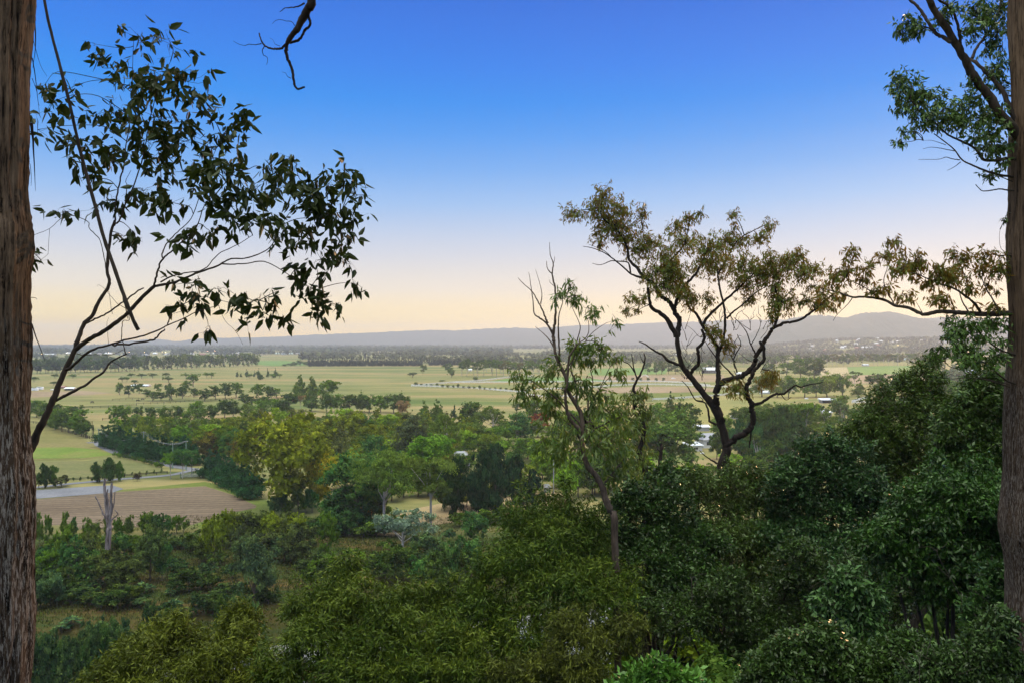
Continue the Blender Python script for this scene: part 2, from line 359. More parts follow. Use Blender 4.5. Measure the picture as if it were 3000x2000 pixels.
sheet('road', [(20, 1440), (200, 1428), (300, 1421), (330, 1420), (362, 1431), (330, 1441), (260, 1447), (150, 1456), (20, 1466)], asph, .08)
strip('driveway', [(20, 1434), (95, 1427), (210, 1415), (350, 1402), (490, 1391), (560, 1377), (610, 1370)], 3.2, asph, .09)
strip('lane', [(255, 1296), (285, 1294), (296, 1304), (340, 1324), (400, 1341), (450, 1350), (520, 1366), (575, 1374)], 4.0, asph, .10)
sheet('lawn_strip', [(1430, 1117), (1480, 1109), (1560, 1105), (1660, 1104), (1800, 1110), (1900, 1117), (1640, 1118)], brt, .12)
sheet('watered_field', [(1740, 1080), (1900, 1075), (1960, 1077), (1950, 1094), (1800, 1099), (1720, 1097)], brt, .12)
sheet('riding_arena', [(1700, 1103), (1800, 1100), (2000, 1097), (2120, 1098), (2130, 1116), (1960, 1117), (1800, 1116)], soil, .14)
sheet('brown_paddock', [(1740, 1137), (1880, 1131), (2000, 1133), (2110, 1137), (2090, 1146), (1900, 1150), (1760, 1150)], soil, .12)
sheet('olive_paddock', [(1720, 1151), (1900, 1151), (2100, 1146), (2160, 1150), (2000, 1166), (1750, 1170)], grn, .10)
sheet('yellow_paddock', [(1990, 1175), (2110, 1160), (2400, 1150), (2420, 1165), (2300, 1180), (2100, 1245), (2020, 1240)], olive, .07)
sheet('crop_field', [(2482, 1074), (2600, 1071), (2720, 1069), (2740, 1092), (2490, 1098)], brt, .15)
sheet('straw_field', [(2400, 1076), (2481, 1074), (2489, 1098), (2408, 1099)], tan, .15)
sheet('fallow_field', [(2400, 1100), (2740, 1093), (2760, 1118), (2520, 1122), (2420, 1122)], soil, .13)
sheet('creek_paddock', [(740, 1066), (760, 1056), (835, 1056), (905, 1060), (900, 1068), (800, 1071)], brt, .2)
sheet('bare_yard', [(40, 1150), (130, 1146), (250, 1144), (330, 1150), (250, 1156), (60, 1165)], soil, .1)
sheet('cream_field', [(2480, 1029), (2560, 1030), (2570, 1034), (2480, 1034)], tan, .4)
sheet('house_paddock', [(1040, 1560), (1150, 1500), (1260, 1480), (1480, 1430), (1650, 1440), (1640, 1500), (1400, 1520), (1240, 1540), (1150, 1570)], field('worn_grass', (.30, .23, .12), (.38, .29, .16), (.30, .26, .12), .05), .06)
sheet('house_lawn', [(1360, 1385), (1500, 1375), (1520, 1395), (1400, 1408)], brt, .08)
sheet('gully_paddock', [(2010, 1350), (2120, 1335), (2300, 1350), (2500, 1330), (2600, 1380), (2400, 1420), (2120, 1420)], field('gully_grass', (.22, .22, .09), (.30, .26, .12), (.26, .2, .1), .06), .06)

def ridge(name, prof, d, depth, mat, seed):
    """range of hills: crest line from (px, py) pairs, sloping to the plain in front and behind"""
    r = np.random.default_rng(seed); pr = np.array(prof, float)
    px = np.linspace(pr[0, 0], pr[-1, 0], 260); py = np.interp(px, pr[:, 0], pr[:, 1])
    k = np.hanning(9); k /= k.sum(); py = np.convolve(np.pad(py, 4, 'edge'), k, 'valid')
    cx = (px-1500)/F*d; top = CAMZ-(py-1000)/F*d
    s = np.array([-1, -.82, -.64, -.48, -.34, -.22, -.12, -.05, 0, .06, .2, .5, 1])
    prof_ = np.array([0, .10, .24, .40, .57, .73, .87, .965, 1, .96, .8, .4, 0])
    Xg = np.tile(cx, (len(s), 1)); Yg = d+s[:, None]*depth*(1+.25*np.sin(cx/340+seed)+.12*np.sin(cx/130)); 
    wob = (np.sin(cx/210+s[:, None]*5+seed)+.6*np.sin(cx/83-s[:, None]*9))*.05*np.clip(1-prof_[:, None], 0, 1)
    Zg = (top[None]+3)*(prof_[:, None]+wob*(prof_[:, None] > 0))-3+r.normal(0, 2.2, Xg.shape)*(prof_[:, None] > .05)
    return structure(name, grid_mesh(name, Xg, Yg, Zg, mat))
def hillmat(name, a, b):
    m, nt, N = newmat(name); g = N('ShaderNodeNewGeometry')
    n = noise(nt, .02, 6, g.outputs['Position'], .7)
    p = N('ShaderNodeBsdfPrincipled'); L_(nt, ramp(nt, n, [(.3, a), (.7, b)]), p.inputs['Base Color']); p.inputs['Roughness'].default_value = 1; p.inputs['Specular IOR Level'].default_value = 0
    o = N('ShaderNodeOutputMaterial'); L_(nt, p.outputs[0], o.inputs[0]); return m
hm1 = hillmat('hill_bush', (.06, .07, .05), (.12, .12, .09))
ridge('escarpment', [(370, 1000), (410, 996), (455, 993), (478, 994), (500, 1000), (540, 1000), (556, 993), (600, 991), (640, 990), (760, 988), (850, 985), (905, 981), (1000, 978), (1100, 974), (1180, 970), (1290, 966),
      (1340, 969), (1430, 962), (1500, 960), (1560, 963), (1640, 957), (1720, 952), (1800, 951), (1900, 946), (2000, 944), (2100, 940), (2200, 937), (2300, 936), (2400, 946), (2480, 975), (2540, 1003)], 7300, 1300, hm1, 1)
ridge('hills', [(2150, 1000), (2200, 975), (2260, 948), (2320, 932), (2365, 925), (2400, 923), (2430, 925), (2465, 930), (2490, 929), (2515, 919), (2545, 916), (2572, 917), (2600, 912), (2640, 919), (2685, 931),
      (2730, 938), (2790, 949), (2850, 962), (2920, 972), (3050, 985), (3300, 1002)], 4800, 760, hm1, 2)
ridge('distant_hills', [(2560, 1002), (2640, 950), (2700, 934), (2750, 930), (2800, 930), (2870, 934), (2950, 930), (3060, 922), (3200, 935), (3400, 970)], 6000, 800, hm1, 3)
# ------------------------------------------------------------ tree prototypes (height 1, width 1)
def rdir(n, r=rng): return unit(r.normal(size=(n, 3)))
def crown_mesh(name, lobes, n, leaf, asp, mat, droop=0.0, cl=40, spread=.35, r=rng, hole=.0):
    """lobes: (x, y, z, rx, rz). Leaf clumps spread through the shells of the lobes."""
    lb = np.array(lobes, float); wgt = lb[:, 3]*lb[:, 3]*.5+lb[:, 3]*lb[:, 4]*.5; wgt /= wgt.sum()
    nc = max(8, n//cl); k = r.choice(len(lb), nc, p=wgt)
    d = rdir(nc, r); d[:, 2] = np.where(d[:, 2] < -.35, -d[:, 2]*.6, d[:, 2]); d = unit(d)
    rad = r.uniform(.35, 1.0, nc)**.6*np.where(r.random(nc) < .22, r.uniform(1.0, 1.28, nc), 1)
    if hole: rad = rad*(1+hole*np.sin(d[:, 0]*7+k)*np.sin(d[:, 2]*6+k*2))
    c = lb[k, :3]+d*rad[:, None]*np.stack([lb[k, 3], lb[k, 3], lb[k, 4]], -1)
    q = np.repeat(np.arange(nc), cl); m = len(q)
    cr = lb[k, 3]*spread*r.uniform(.5, 1.2, nc)
    pos = c[q]+r.normal(size=(m, 3))*cr[q][:, None]*np.array([.58, .58, .42])
    out = unit(d[q]+r.normal(size=(m, 3))*.75)
    A = unit(np.cross(out, rdir(m, r))+np.array([0, 0, -droop])); S = unit(np.cross(A, out))
    Ls = leaf*r.uniform(.6, 1.35, m)
    v = np.clip(r.uniform(0, 1, nc)[q]*.7+r.uniform(0, 1, m)*.3, 0, 1)
    b = MB(); b.leaves(pos-A*Ls[:, None]*.5, A, S, Ls, Ls*asp, v)
    return b.mesh(name, mat)
def trunk_mesh(name, lobes, mat, r0=.03, fork=.3, r=rng, nl=5, n=6):
    b = MB(); lb = np.array(lobes, float); cz = fork
    b.tube([(0, 0, -.02), (r.normal()*.01, r.normal()*.01, fork*.5), (0, 0, fork), (r.normal()*.02, r.normal()*.02, min(.8, fork+.35))], [r0*1.2, r0, r0*.85, r0*.3], n)
    for i in r.choice(len(lb), min(nl, len(lb)), False):
        e = lb[i, :3]; z0 = fork*r.uniform(.75, 1.1)
        b.tube([(0, 0, z0), (e[0]*.45+r.normal()*.02, e[1]*.45+r.normal()*.02, z0*.45+e[2]*.5), (e[0], e[1], e[2]+lb[i, 4]*.3)], [r0*.55, r0*.38, r0*.1], 5)
    return b.mesh(name, mat, True)

def lobes_round(r, n=12, z0=.10):
    L = [(0, 0, (1+z0)/2, .33, (1-z0)*.44)]
    for i in range(n):
        a = r.uniform(0, 6.28); q = r.uniform(.12, .3); s = r.uniform(.14, .24)
        L.append((q*math.cos(a), q*math.sin(a), r.uniform(z0+.12, .98-s*.9), s, s*.85))
    return L
def lobes_cone(r, z0=.06, wide=.46, n=13):
    L = []
    for i in range(n):
        t = (i+.5)/n; z = z0+(1-z0)*t*.93; w_ = wide*(1-t)**.75*(.75+.25*min(1, t*5)); a = r.uniform(0, 6.28); s = max(.09, w_*.72)
        L.append((w_*.42*math.cos(a), w_*.42*math.sin(a), z, s, .13))
    return L
def lobes_oval(r, z0=.02, n=15):
    L = [(0, 0, .52, .3, .38)]
    for i in range(n):
        t = r.uniform(0, 1); z = z0+.08+(.9-z0)*t; w_ = .42*math.sin(math.pi*min(1, .22+.78*(1-t)**.8*1.0))**.8; a = r.uniform(0, 6.28); s = r.uniform(.12, .2)
        L.append((w_*.62*math.cos(a), w_*.62*math.sin(a), min(z, 1-s*.8), s, s*.95))
    return L
def lobes_gum(r, n=11, z0=.42):
    L = []
    for i in range(n):
        a = r.uniform(0, 6.28); q = r.uniform(.05, .36); s = r.uniform(.11, .19)
        L.append((q*math.cos(a), q*math.sin(a), r.uniform(z0+.08, .97-s*.6)-.12*q, s, s*.62))
    return L
def lobes_layer(r, n=16, z0=.30):       # spreading flat-topped paddock tree
    L = []
    for i in range(n):
        a = r.uniform(0, 6.28); q = r.uniform(.05, .34); s = r.uniform(.14, .22)
        L.append((q*math.cos(a), q*math.sin(a), .66-.9*q*q+r.normal()*.09, s, s*1.15))
    return L
def lobes_bush(r, n=8):
    L = [(0, 0, .4, .36, .42)]
    for i in range(n):
        a = r.uniform(0, 6.28); q = r.uniform(.1, .34); s = r.uniform(.14, .26)
        L.append((q*math.cos(a), q*math.sin(a), r.uniform(.15, 1-s), s, s))
    return L
def lobes_spire(r, n=12):
    L = []
    for i in range(n):
        t = i/(n-1); a = r.uniform(0, 6.28); w_ = .34*math.sin(math.pi*(.16+.84*(1-t)*.8))
        L.append((w_*.45*math.cos(a), w_*.45*math.sin(a), .08+.86*t, max(.1, w_*.7), .12))
    return L

# kind: (lobes, n near, n mid, n far, leaf size, aspect, droop, material, trunk radius, fork, bark)
KINDS = {
 'round':    (lobes_round, 7000, 2600, 700, .034, .62, .2, 'leaf', .022, .28, 'bark_trunk'),
 'cone':     (lobes_cone, 8000, 3000, 800, .034, .60, .1, 'leaf_plane', .018, .15, 'bark_trunk'),
 'oval':     (lobes_oval, 8000, 3000, 800, .034, .62, .1, 'leaf_plane', .018, .15, 'bark_trunk'),
 'conifer':  (lobes_cone, 8000, 3200, 800, .034, .48, -.5, 'leaf_dark', .015, .1, 'bark_trunk'),
 'casuarina':(lobes_spire, 9000, 3600, 800, .048, .30, .9, 'leaf_dark', .015, .2, 'bark_trunk'),
 'gum':      (lobes_gum, 6500, 2600, 700, .030, .42, .7, 'leaf', .018, .42, 'bark_pale'),
 'layer':    (lobes_layer, 6500, 2600, 700, .034, .55, .3, 'leaf', .022, .34, 'bark_trunk'),
 'bush':     (lobes_bush, 6000, 2400, 600, .045, .5, .2, 'leaf', .02, .15, 'bark_trunk'),
}
PROTO = {}
def proto(kind, lod, var):
    key = (kind, lod, var)
    if key not in PROTO:
        kk = KINDS[kind]; r = np.random.default_rng(abs(hash_(kind))*97+var*13+5)
        lb = np.array(kk[0](r)); n = int(kk[1+lod]*(1.35, 1.7, 1.8)[lod]); leaf = kk[4]*(1.15, 1.7, 2.6)[lod]
        s_ = .47/np.mean([(lb[:, 0]+lb[:, 3]).max(), (lb[:, 3]-lb[:, 0]).max(), (lb[:, 1]+lb[:, 3]).max(), (lb[:, 3]-lb[:, 1]).max()]); tz = .98/(lb[:, 2]+lb[:, 4]).max()
        lb[:, [0, 1, 3]] *= s_; lb[:, [2, 4]] *= tz
        c = crown_mesh('crown_'+kind, lb, n, leaf, kk[5], M[kk[7]], kk[6], (64, 40, 18)[lod], .29, r)
        t = trunk_mesh('trunk_'+kind, lb, M[kk[10]], kk[8], kk[9], r, 6)
        PROTO[key] = (c, t)
    return PROTO[key]
def hash_(s): return sum((i+3)*ord(ch) for i, ch in enumerate(s)) % 9973
TNAME = {'round': 'round_tree', 'cone': 'plane_tree', 'oval': 'broadleaf_tree', 'conifer': 'conifer_tree', 'casuarina': 'casuarina_tree', 'gum': 'gum_tree', 'layer': 'paddock_tree', 'bush': 'bush'}
C = dict(dark=(0.030, 0.066, 0.011), deep=(0.015, 0.044, 0.009), green=(0.062, 0.128, 0.010), bright=(0.078, 0.207, 0.013), lime=(0.140, 0.250, 0.012), olive=(0.125, 0.173, 0.009),
         teal=(0.031, 0.104, 0.026), grey=(0.087, 0.152, 0.068), blue=(0.045, 0.104, 0.044), yellow=(0.241, 0.220, 0.010), brown=(0.084, 0.073, 0.014), red=(.20, .022, .012), pink=(0.224, 0.152, 0.070), rust=(0.168, 0.059, 0.010), sage=(0.078, 0.127, 0.020))
used_var = {}
def tree(kind, px, top, base, wpx, col, label, cat='tree', group=None, z=None, name=None, d=None, rs=None):
    """one tree seen at (px, top..base) in the photograph, standing on the ground there"""
    r = rs or rng
    if d is None:
        d = dist(base)
        x = (px-1500)/F*d; zg = float(hz(x, d))
    else:
        x = (px-1500)/F*d; zg = float(hz(x, d))
    h = CAMZ-(top-1000)/F*d-zg; wid = wpx/F*d
    lod = 0 if h*F/d > 140 else (1 if h*F/d > 46 else 2)
    var = used_var[kind] = (used_var.get(kind, -1)+1) % (4 if lod else 3)
    c, t = proto(kind, lod, var)
    cc = np.array(C[col] if isinstance(col, str) else col)*r.uniform(.86, 1.14)*r.uniform(.94, 1.06, 3)
    o = thing(name or TNAME[kind], label, cat, (x, d, zg), r.uniform(0, 6.28), group, (wid*(.95 if kind == 'bush' else 1.2), wid*(.95 if kind == 'bush' else 1.2), h*(1.14 if kind == 'bush' else 1.06)))
    cr = ob('crown', c, o, col=tuple(cc)); ob('trunk', t, o)
    return o

# ---- single trees the photograph lets one tell apart
T = tree
T('oval', 830, 1210, 1500, 236, (.125, .165, .013), 'biggest olive-yellow tree, broad and ragged, at the corner of the ploughed field')
T('oval', 935, 1330, 1480, 100, 'yellow', 'small yellow-leaved tree pressed against the right side of the biggest olive-yellow tree')
T('round', 1040, 1330, 1545, 190, 'teal', 'bluish green leafy tree right of the biggest olive-yellow tree')
T('conifer', 1000, 1428, 1560, 150, 'deep', 'very dark hedge conifer below the bluish green leafy tree')
T('conifer', 1060, 1440, 1560, 110, 'deep', 'dark conifer left of the tall white-trunked gum by the worn paddock')
T('gum', 1125, 1335, 1560, 190, 'sage', 'tall white-trunked gum with open crown, left one of the two by the worn paddock')
T('gum', 1262, 1345, 1545, 165, 'sage', 'white-trunked gum with narrow crown, right one of the two by the worn paddock')
T('round', 1268, 1272, 1430, 150, 'bright', 'bright fresh-green rounded tree above the two white-trunked gums')
T('casuarina', 1335, 1340, 1520, 75, 'deep', 'narrow dark feathery tree beside the right white-trunked gum')
T('casuarina', 1405, 1330, 1525, 84, (.010, .036, .016), 'dark blue-green feathery tree, leftmost and broadest of the clump by the house lawn')
T('casuarina', 1455, 1300, 1525, 96, (.012, .040, .016), 'tallest dark feathery tree of the clump by the house lawn')
T('casuarina', 1510, 1335, 1520, 80, (.009, .032, .014), 'dark feathery tree with drooping tips, third of the clump by the house lawn')
T('casuarina', 1565, 1375, 1515, 64, (.011, .036, .015), 'shortest dark feathery tree at the right end of the clump by the house lawn')
T('round', 1205, 1225, 1390, 120, (.045, .058, .034), 'grey-green dark domed tree in the middle of the wood')
T('gum', 1310, 1215, 1370, 95, 'sage', 'pale green wispy gum right of the grey-green domed tree')
T('round', 1120, 1330, 1430, 60, 'grey', 'grey-leaved tree half hidden behind the white-trunked gum')
T('round', 622, 1240, 1320, 96, 'lime', 'light green umbrella-shaped tree behind the dark hedge')
T('round', 530, 1246, 1318, 62, 'bright', 'small pale green rounded tree left of the umbrella-shaped tree')
T('round', 580, 1285, 1340, 70, 'brown', 'dull brownish tree below the umbrella-shaped tree')
T('round', 670, 1265, 1350, 60, 'teal', 'bluish green bushy tree right of the umbrella-shaped tree')
T('round', 1518, 1206, 1300, 78, 'teal', 'neat bluish green round tree left of the burgundy tree')
T('round', 1585, 1210, 1262, 66, 'red', 'burgundy red-leaved round tree')
T('round', 1572, 1166, 1245, 78, 'green', 'green broad tree just behind the burgundy tree')
T('round', 1514, 1177, 1207, 36, 'dark', 'dark small round tree above the bluish green one, on open grass')
T('round', 1385, 1174, 1268, 84, 'dark', 'dark spreading tree with a high domed top at the edge of the big field')
T('gum', 1445, 1192, 1280, 92, 'sage', 'olive spreading gum right of the high domed dark tree')
T('oval', 1181, 1175, 1225, 36, 'pink', 'pale pinkish half-bare tree above the wood')
T('conifer', 1245, 1172, 1235, 42, 'green', 'left one of two green conical trees at the edge of the big field')
T('conifer', 1281, 1168, 1235, 44, 'green', 'right one of two green conical trees at the edge of the big field')
T('conifer', 1331, 1184, 1228, 22, 'deep', 'small dark pointed conifer near the high domed dark tree')
T('conifer', 1352, 1190, 1226, 16, 'deep', 'smallest dark pointed conifer touching the high domed dark tree')
T('cone', 878, 1097, 1172, 42, 'green', 'tall twin-like poplar, left one of the pair standing in front of the wide field')
T('cone', 910, 1096, 1172, 44, 'green', 'tall twin-like poplar, right one of the pair standing in front of the wide field')
T('oval', 958, 1110, 1178, 64, 'green', 'full bushy tree right of the tall twin poplars')
T('round', 847, 1152, 1200, 50, 'deep', 'dense dark globe-shaped tree below the tall twin poplars')
T('round', 912, 1160, 1204, 54, 'dark', 'dark broad tree right of the dense globe-shaped tree')
T('gum', 880, 1158, 1198, 30, 'pink', 'small bare pinkish tree between two dark globe-shaped trees')
T('round', 1960, 1208, 1385, 190, (0.056, 0.115, 0.020), 'huge pale green dome-shaped tree in the middle right')
T('round', 1880, 1225, 1385, 150, (0.046, 0.099, 0.018), 'green dome-shaped tree joined to the left of the huge pale green one')
T('cone', 1967, 1150, 1225, 48, 'dark', 'dark pine with a neat pointed dome top behind the huge pale green tree')
T('round', 2012, 1175, 1275, 90, 'dark', 'dark bushy tree right of the neat pointed pine')
T('round', 1925, 1180, 1240, 60, 'green', 'leafy green tree left of the neat pointed pine')
T('round', 1895, 1150, 1173, 40, 'green', 'round clipped bush at the end of the lower white fence')
T('conifer', 1520, 1285, 1355, 66, 'green', 'left one of three small conical trees by the house lane')
T('conifer', 1572, 1292, 1358, 66, 'green', 'middle one of three small conical trees by the house lane')
T('conifer', 1625, 1285, 1358, 60, 'bright', 'right one of three small conical trees by the house lane')
T('bush', 1900, 1345, 1430, 130, 'lime', 'yellow-green bushy tree in front of the huge pale green dome')
T('bush', 2020, 1365, 1440, 120, 'lime', 'yellow-green bushy tree beside the foot of the biggest leaning gum')
T('round', 1239, 1067, 1094, 22, 'sage', 'lone tall rounded tree standing by the pine plantation')
T('layer', 1209, 1090, 1105, 29, 'deep', 'lone dark spreading tree in the wide field')
T('round', 1312, 1063, 1088, 34, 'dark', 'dark tree at the left end of the mixed grove')
T('round', 1322, 1078, 1105, 26, 'sage', 'sage green tree in front of the mixed grove')
T('round', 1392, 1103, 1116, 18, 'dark', 'small round tree by the upper white fence')
T('bush', 1296, 1112, 1118, 20, 'dark', 'low dark scrub clump in the wide field')
T('round', 2305, 1062, 1103, 50, 'green', 'dark rounded tree, left one of three beside the straw field')
T('round', 2345, 1046, 1108, 50, 'green', 'tall green tree, middle one of three beside the straw field')
T('round', 2385, 1048, 1110, 60, 'dark', 'darkest tall tree, right one of three beside the straw field')
T('round', 2255, 1062, 1105, 45, 'dark', 'dim green tree left of the three by the straw field')
T('gum', 2503, 1088, 1130, 28, 'dark', 'small loose tree in front of the fallow field')
T('cone', 2516, 1108, 1160, 36, 'green', 'neat conical tree right of the row of plane trees')
T('round', 2570, 1094, 1162, 62, 'dark', 'dark irregular tree below the crop field')
T('round', 2620, 1095, 1160, 50, 'dark', 'dark ragged tree right of the irregular one below the crop field')
T('round', 2459, 1158, 1230, 58, 'green', 'green tree standing right of the open shed')
T('gum', 2472, 1180, 1290, 100, (.085, .125, .05), 'soft pale green gum below the small white fenced yard')
T('gum', 2425, 1205, 1330, 90, 'sage', 'grey-green gum left of the soft pale green one')
T('round', 2318, 1178, 1300, 110, 'dark', 'dark green tree screening the house in the gully')
T('casuarina', 2285, 1190, 1330, 100, 'dark', 'dark drooping tree left of the one screening the gully house')
T('gum', 2360, 1185, 1320, 110, 'green', 'green open tree right of the one screening the gully house')
T('round', 2230, 1200, 1340, 110, 'dark', 'dark heavy tree behind the limbs of the biggest leaning gum')
T('casuarina', 2180, 1215, 1330, 90, 'dark', 'dark slender tree right of the white house')
T('gum', 2330, 1265, 1345, 60, 'grey', 'pale grey-green small tree in the gully')
T('round', 2010, 1225, 1310, 60, 'dark', 'dark tree left of the white house')
T('round', 2110, 1220, 1300, 70, 'green', 'green tree behind the white house')
T('bush', 2100, 1270, 1345, 60, 'dark', 'dark shrub standing right of the white house')
T('gum', 2220, 1275, 1385, 120, 'dark', 'dusky gum at the foot of the gully')
# silver and dark shrubs of the gully
T('gum', 1180, 1500, 1640, 170, (.13, .19, .15), 'silver-blue leaved small tree with pale forked trunk')
T('bush', 1075, 1490, 1555, 50, 'rust', 'dead rust-brown bush at the foot of the white-trunked gum')
T('bush', 960, 1515, 1640, 75, 'green', 'upright green bush with light tips right of the gully scrub')
T('bush', 1280, 1570, 1700, 150, (.035, .075, .035), 'dark green feathery bush left of the big olive wattle')
T('bush', 1390, 1505, 1600, 100, 'teal', 'fresh green willowy bush behind the big olive wattle')
T('bush', 1130, 1600, 1700, 130, 'deep', 'deep green thick bush below the silver-blue tree')
T('bush', 1490, 1490, 1530, 70, 'bright', 'bright green soft bush at the edge of the house paddock')
T('bush', 1580, 1488, 1535, 70, 'grey', 'grey-green soft bush at the edge of the house paddock')
T('bush', 745, 1585, 1770, 150, (.040, .075, .040), 'tall dark shrub with pale green tips in the clearing')
T('bush', 440, 1558, 1700, 130, (.045, .085, .025), 'tall dense shrub in the middle of the clearing')
T('bush', 475, 1600, 1700, 70, 'teal', 'bluish shrub growing against the tall dense shrub')
T('bush', 625, 1520, 1650, 70, 'olive', 'thin olive shrub left of the gully scrub')
T('bush', 262, 1565, 1680, 75, (.075, .10, .02), 'yellow-green rounded shrub left of the dead tree foot')
T('bush', 205, 1538, 1600, 50, (.065, .095, .02), 'olive-green upright shrub left of the dead tree')
T('casuarina', 130, 1355, 1430, 34, 'dark', 'taller dark sapling left of the purplish shrub by the road')
T('casuarina', 155, 1362, 1425, 30, 'green', 'thin green sapling by the road')
T('bush', 113, 1392, 1430, 34, 'dark', 'low dark shrub by the road')
T('bush', 180, 1393, 1425, 55, (.05, .05, .03), 'purplish brown shrub by the road')
T('casuarina', 283, 1352, 1412, 34, 'dark', 'dark sapling by the road, left one of the three above the dead tree')
T('casuarina', 325, 1342, 1412, 44, 'dark', 'tallest dark sapling by the road, above the dead tree')
T('casuarina', 350, 1350, 1408, 26, 'green', 'right one of the three saplings above the dead tree')
T('bush', 402, 1385, 1408, 24, (.06, .035, .03), 'small reddish brown shrub by the driveway')
T('gum', 500, 1325, 1402, 46, 'bright', 'light green slender tree at the gate, left one')
T('gum', 535, 1318, 1400, 60, 'teal', 'light green slender tree at the gate, middle one')
T('gum', 562, 1322, 1395, 55, 'teal', 'bushy green tree at the gate, right one')

# ---- rows and groves
def row(kind, pts, h, w, col, label, group, n, jit=3, hv=.15, cat='tree'):
    """n trees along a photo polyline of their feet; h, w in photo pixels at the first and last tree"""
    pts = np.array(pts, float); s = np.concatenate([[0], np.cumsum(np.hypot(*np.diff(pts, axis=0).T))]); s /= s[-1]
    for i in range(n):
        t = (i+.5)/n+rng.normal()*.08/n
        px = np.interp(t, s, pts[:, 0])+rng.normal()*jit*.4; py = np.interp(t, s, pts[:, 1])+rng.normal()*jit*.12
        hh = (h[0]+(h[1]-h[0])*t)*rng.uniform(1-hv, 1+hv); ww = (w[0]+(w[1]-w[0])*t)*rng.uniform(.85, 1.15)
        cl = col[rng.integers(len(col))] if isinstance(col, list) else col
        tree(kind, px, py-hh, py, ww, cl, label, cat, group)
row('conifer', [(296, 1306), (340, 1318), (420, 1342), (505, 1356), (560, 1362)], (68, 84), (50, 62), (.016, .060, .018), 'dark green conifer in the long clipped hedge row beside the lane', 'conifers of the long hedge', 17, 1, .05)
row('conifer', [(598, 1392), (640, 1405), (690, 1430), (750, 1462)], (76, 100), (66, 84), (.016, .060, .020), 'dark green conifer in the short hedge row left of the olive-yellow tree', 'conifers of the short hedge', 9, 1, .06)
row('cone', [(350, 1290), (450, 1296), (560, 1300), (700, 1296)], (78, 70), (50, 56), ['olive', 'green', 'green'], 'pointed yellow-green tree in the row behind the dark hedge', 'pointed trees behind the hedge', 9, 2, .08)
row('round', [(120, 1245), (180, 1262), (262, 1283)], (62, 52), (44, 44), ['dark', 'green'], 'dark green tree lining the rail fence behind the left pasture', 'trees lining the left pasture', 8, 6, .15)
row('round', [(95, 1222), (150, 1225), (210, 1228), (260, 1236)], (46, 46), (46, 46), ['dark', 'green', 'sage'], 'dark green tree in the far row left of the hedge', 'trees left of the hedge', 6, 6, .18)
row('round', [(316, 1234), (440, 1234), (560, 1240), (640, 1228)], (50, 44), (44, 42), ['dark', 'dark', 'green'], 'dark rounded tree in the paddock row behind the pointed trees', 'rounded trees of the paddock row', 9, 8, .15)
row('round', [(560, 1228), (660, 1222), (760, 1220), (850, 1214)], (48, 44), (46, 46), ['dark', 'green', 'sage'], 'dark leafy tree in the broken line between the wood and the rail fences', 'leafy trees of the broken line', 8, 8, .15)
row('round', [(940, 1206), (1030, 1205), (1090, 1208), (1200, 1212)], (52, 52), (48, 48), ['dark', 'green', 'dark'], 'dark leafy tree along the top edge of the wood', 'leafy trees along the top of the wood', 8, 6, .12)
for px, t, b, w_ in [(350, 1120, 1155, 26), (378, 1125, 1163, 28), (408, 1122, 1152, 30), (431, 1138, 1160, 26), (447, 1146, 1174, 36), (472, 1147, 1172, 28), (465, 1122, 1150, 24), (493, 1121, 1150, 24), (503, 1131, 1172, 36), (535, 1130, 1167, 38),
                     (568, 1136, 1164, 26), (600, 1136, 1174, 42), (632, 1129, 1170, 34), (660, 1119, 1168, 34), (692, 1119, 1163, 38), (715, 1150, 1182, 36), (752, 1124, 1168, 40), (786, 1129, 1168, 38), (810, 1136, 1166, 30), (545, 1112, 1148, 30), (770, 1160, 1190, 44), (735, 1158, 1192, 40)]:
    tree('round', px, t, b, w_, ['dark', 'dark', 'green'][rng.integers(3)], 'dark round-headed tree in the belt across the left of the field', 'tree', 'round-headed trees of the belt')
for px, t, b, w_ in [(384, 1092, 1106, 21), (415, 1092, 1108, 25), (447, 1091, 1107, 27), (486, 1091, 1106, 21), (494, 1102, 1120, 31), (358, 1102, 1118, 25), (372, 1102, 1117, 18), (393, 1112, 1126, 21), (161, 1094, 1108, 21), (158, 1115, 1129, 22), (214, 1094, 1107, 30),
                     (100, 1103, 1118, 22), (545, 1092, 1108, 26), (606, 1089, 1106, 20), (620, 1089, 1107, 22), (797, 1094, 1108, 20), (819, 1093, 1107, 15), (732, 1093, 1107, 18)]:
    tree('layer', px, t, b, w_, ['green', 'dark'][rng.integers(2)], 'small flat-topped tree scattered on the pale paddock beyond the belt', 'tree', 'flat-topped paddock trees')
T('layer', 566, 1091, 1132, 44, 'green', 'largest flat-topped paddock tree, rising above the belt')
for px, t, b, w_ in [(695, 1084, 1104, 8), (706, 1090, 1104, 7), (723, 1079, 1104, 11), (746, 1084, 1103, 8), (758, 1078, 1112, 22), (784, 1076, 1105, 9), (807, 1076, 1106, 15)]:
    tree('conifer', px, t, b, w_, 'dark', 'slim upright dark conifer in the short line on the wide field', 'tree', 'slim upright conifers')
row('round', [(90, 1094), (240, 1091), (400, 1086)], (40, 40), (30, 28), ['dark', 'deep', 'dark'], 'dark tree in the far windbreak at the left edge of the wide field', 'trees of the left windbreak', 27, 4, .18)
row('oval', [(400, 1086), (560, 1079), (760, 1071)], (42, 36), (24, 22), ['sage', 'dark', 'green'], 'loose feathery tree in the far windbreak line', 'feathery trees of the windbreak', 26, 3, .12)
row('round', [(150, 1072), (330, 1068)], (30, 28), (26, 26), ['dark'], 'dim round tree behind the left windbreak', 'dim trees behind the windbreak', 9, 8, .2)
row('conifer', [(902, 1073), (1100, 1072), (1235, 1072)], (27, 26), (14, 14), [(.020, .030, .020)], 'dark plantation pine in the long straight block', 'pines of the long plantation block', 48, 1, .05)
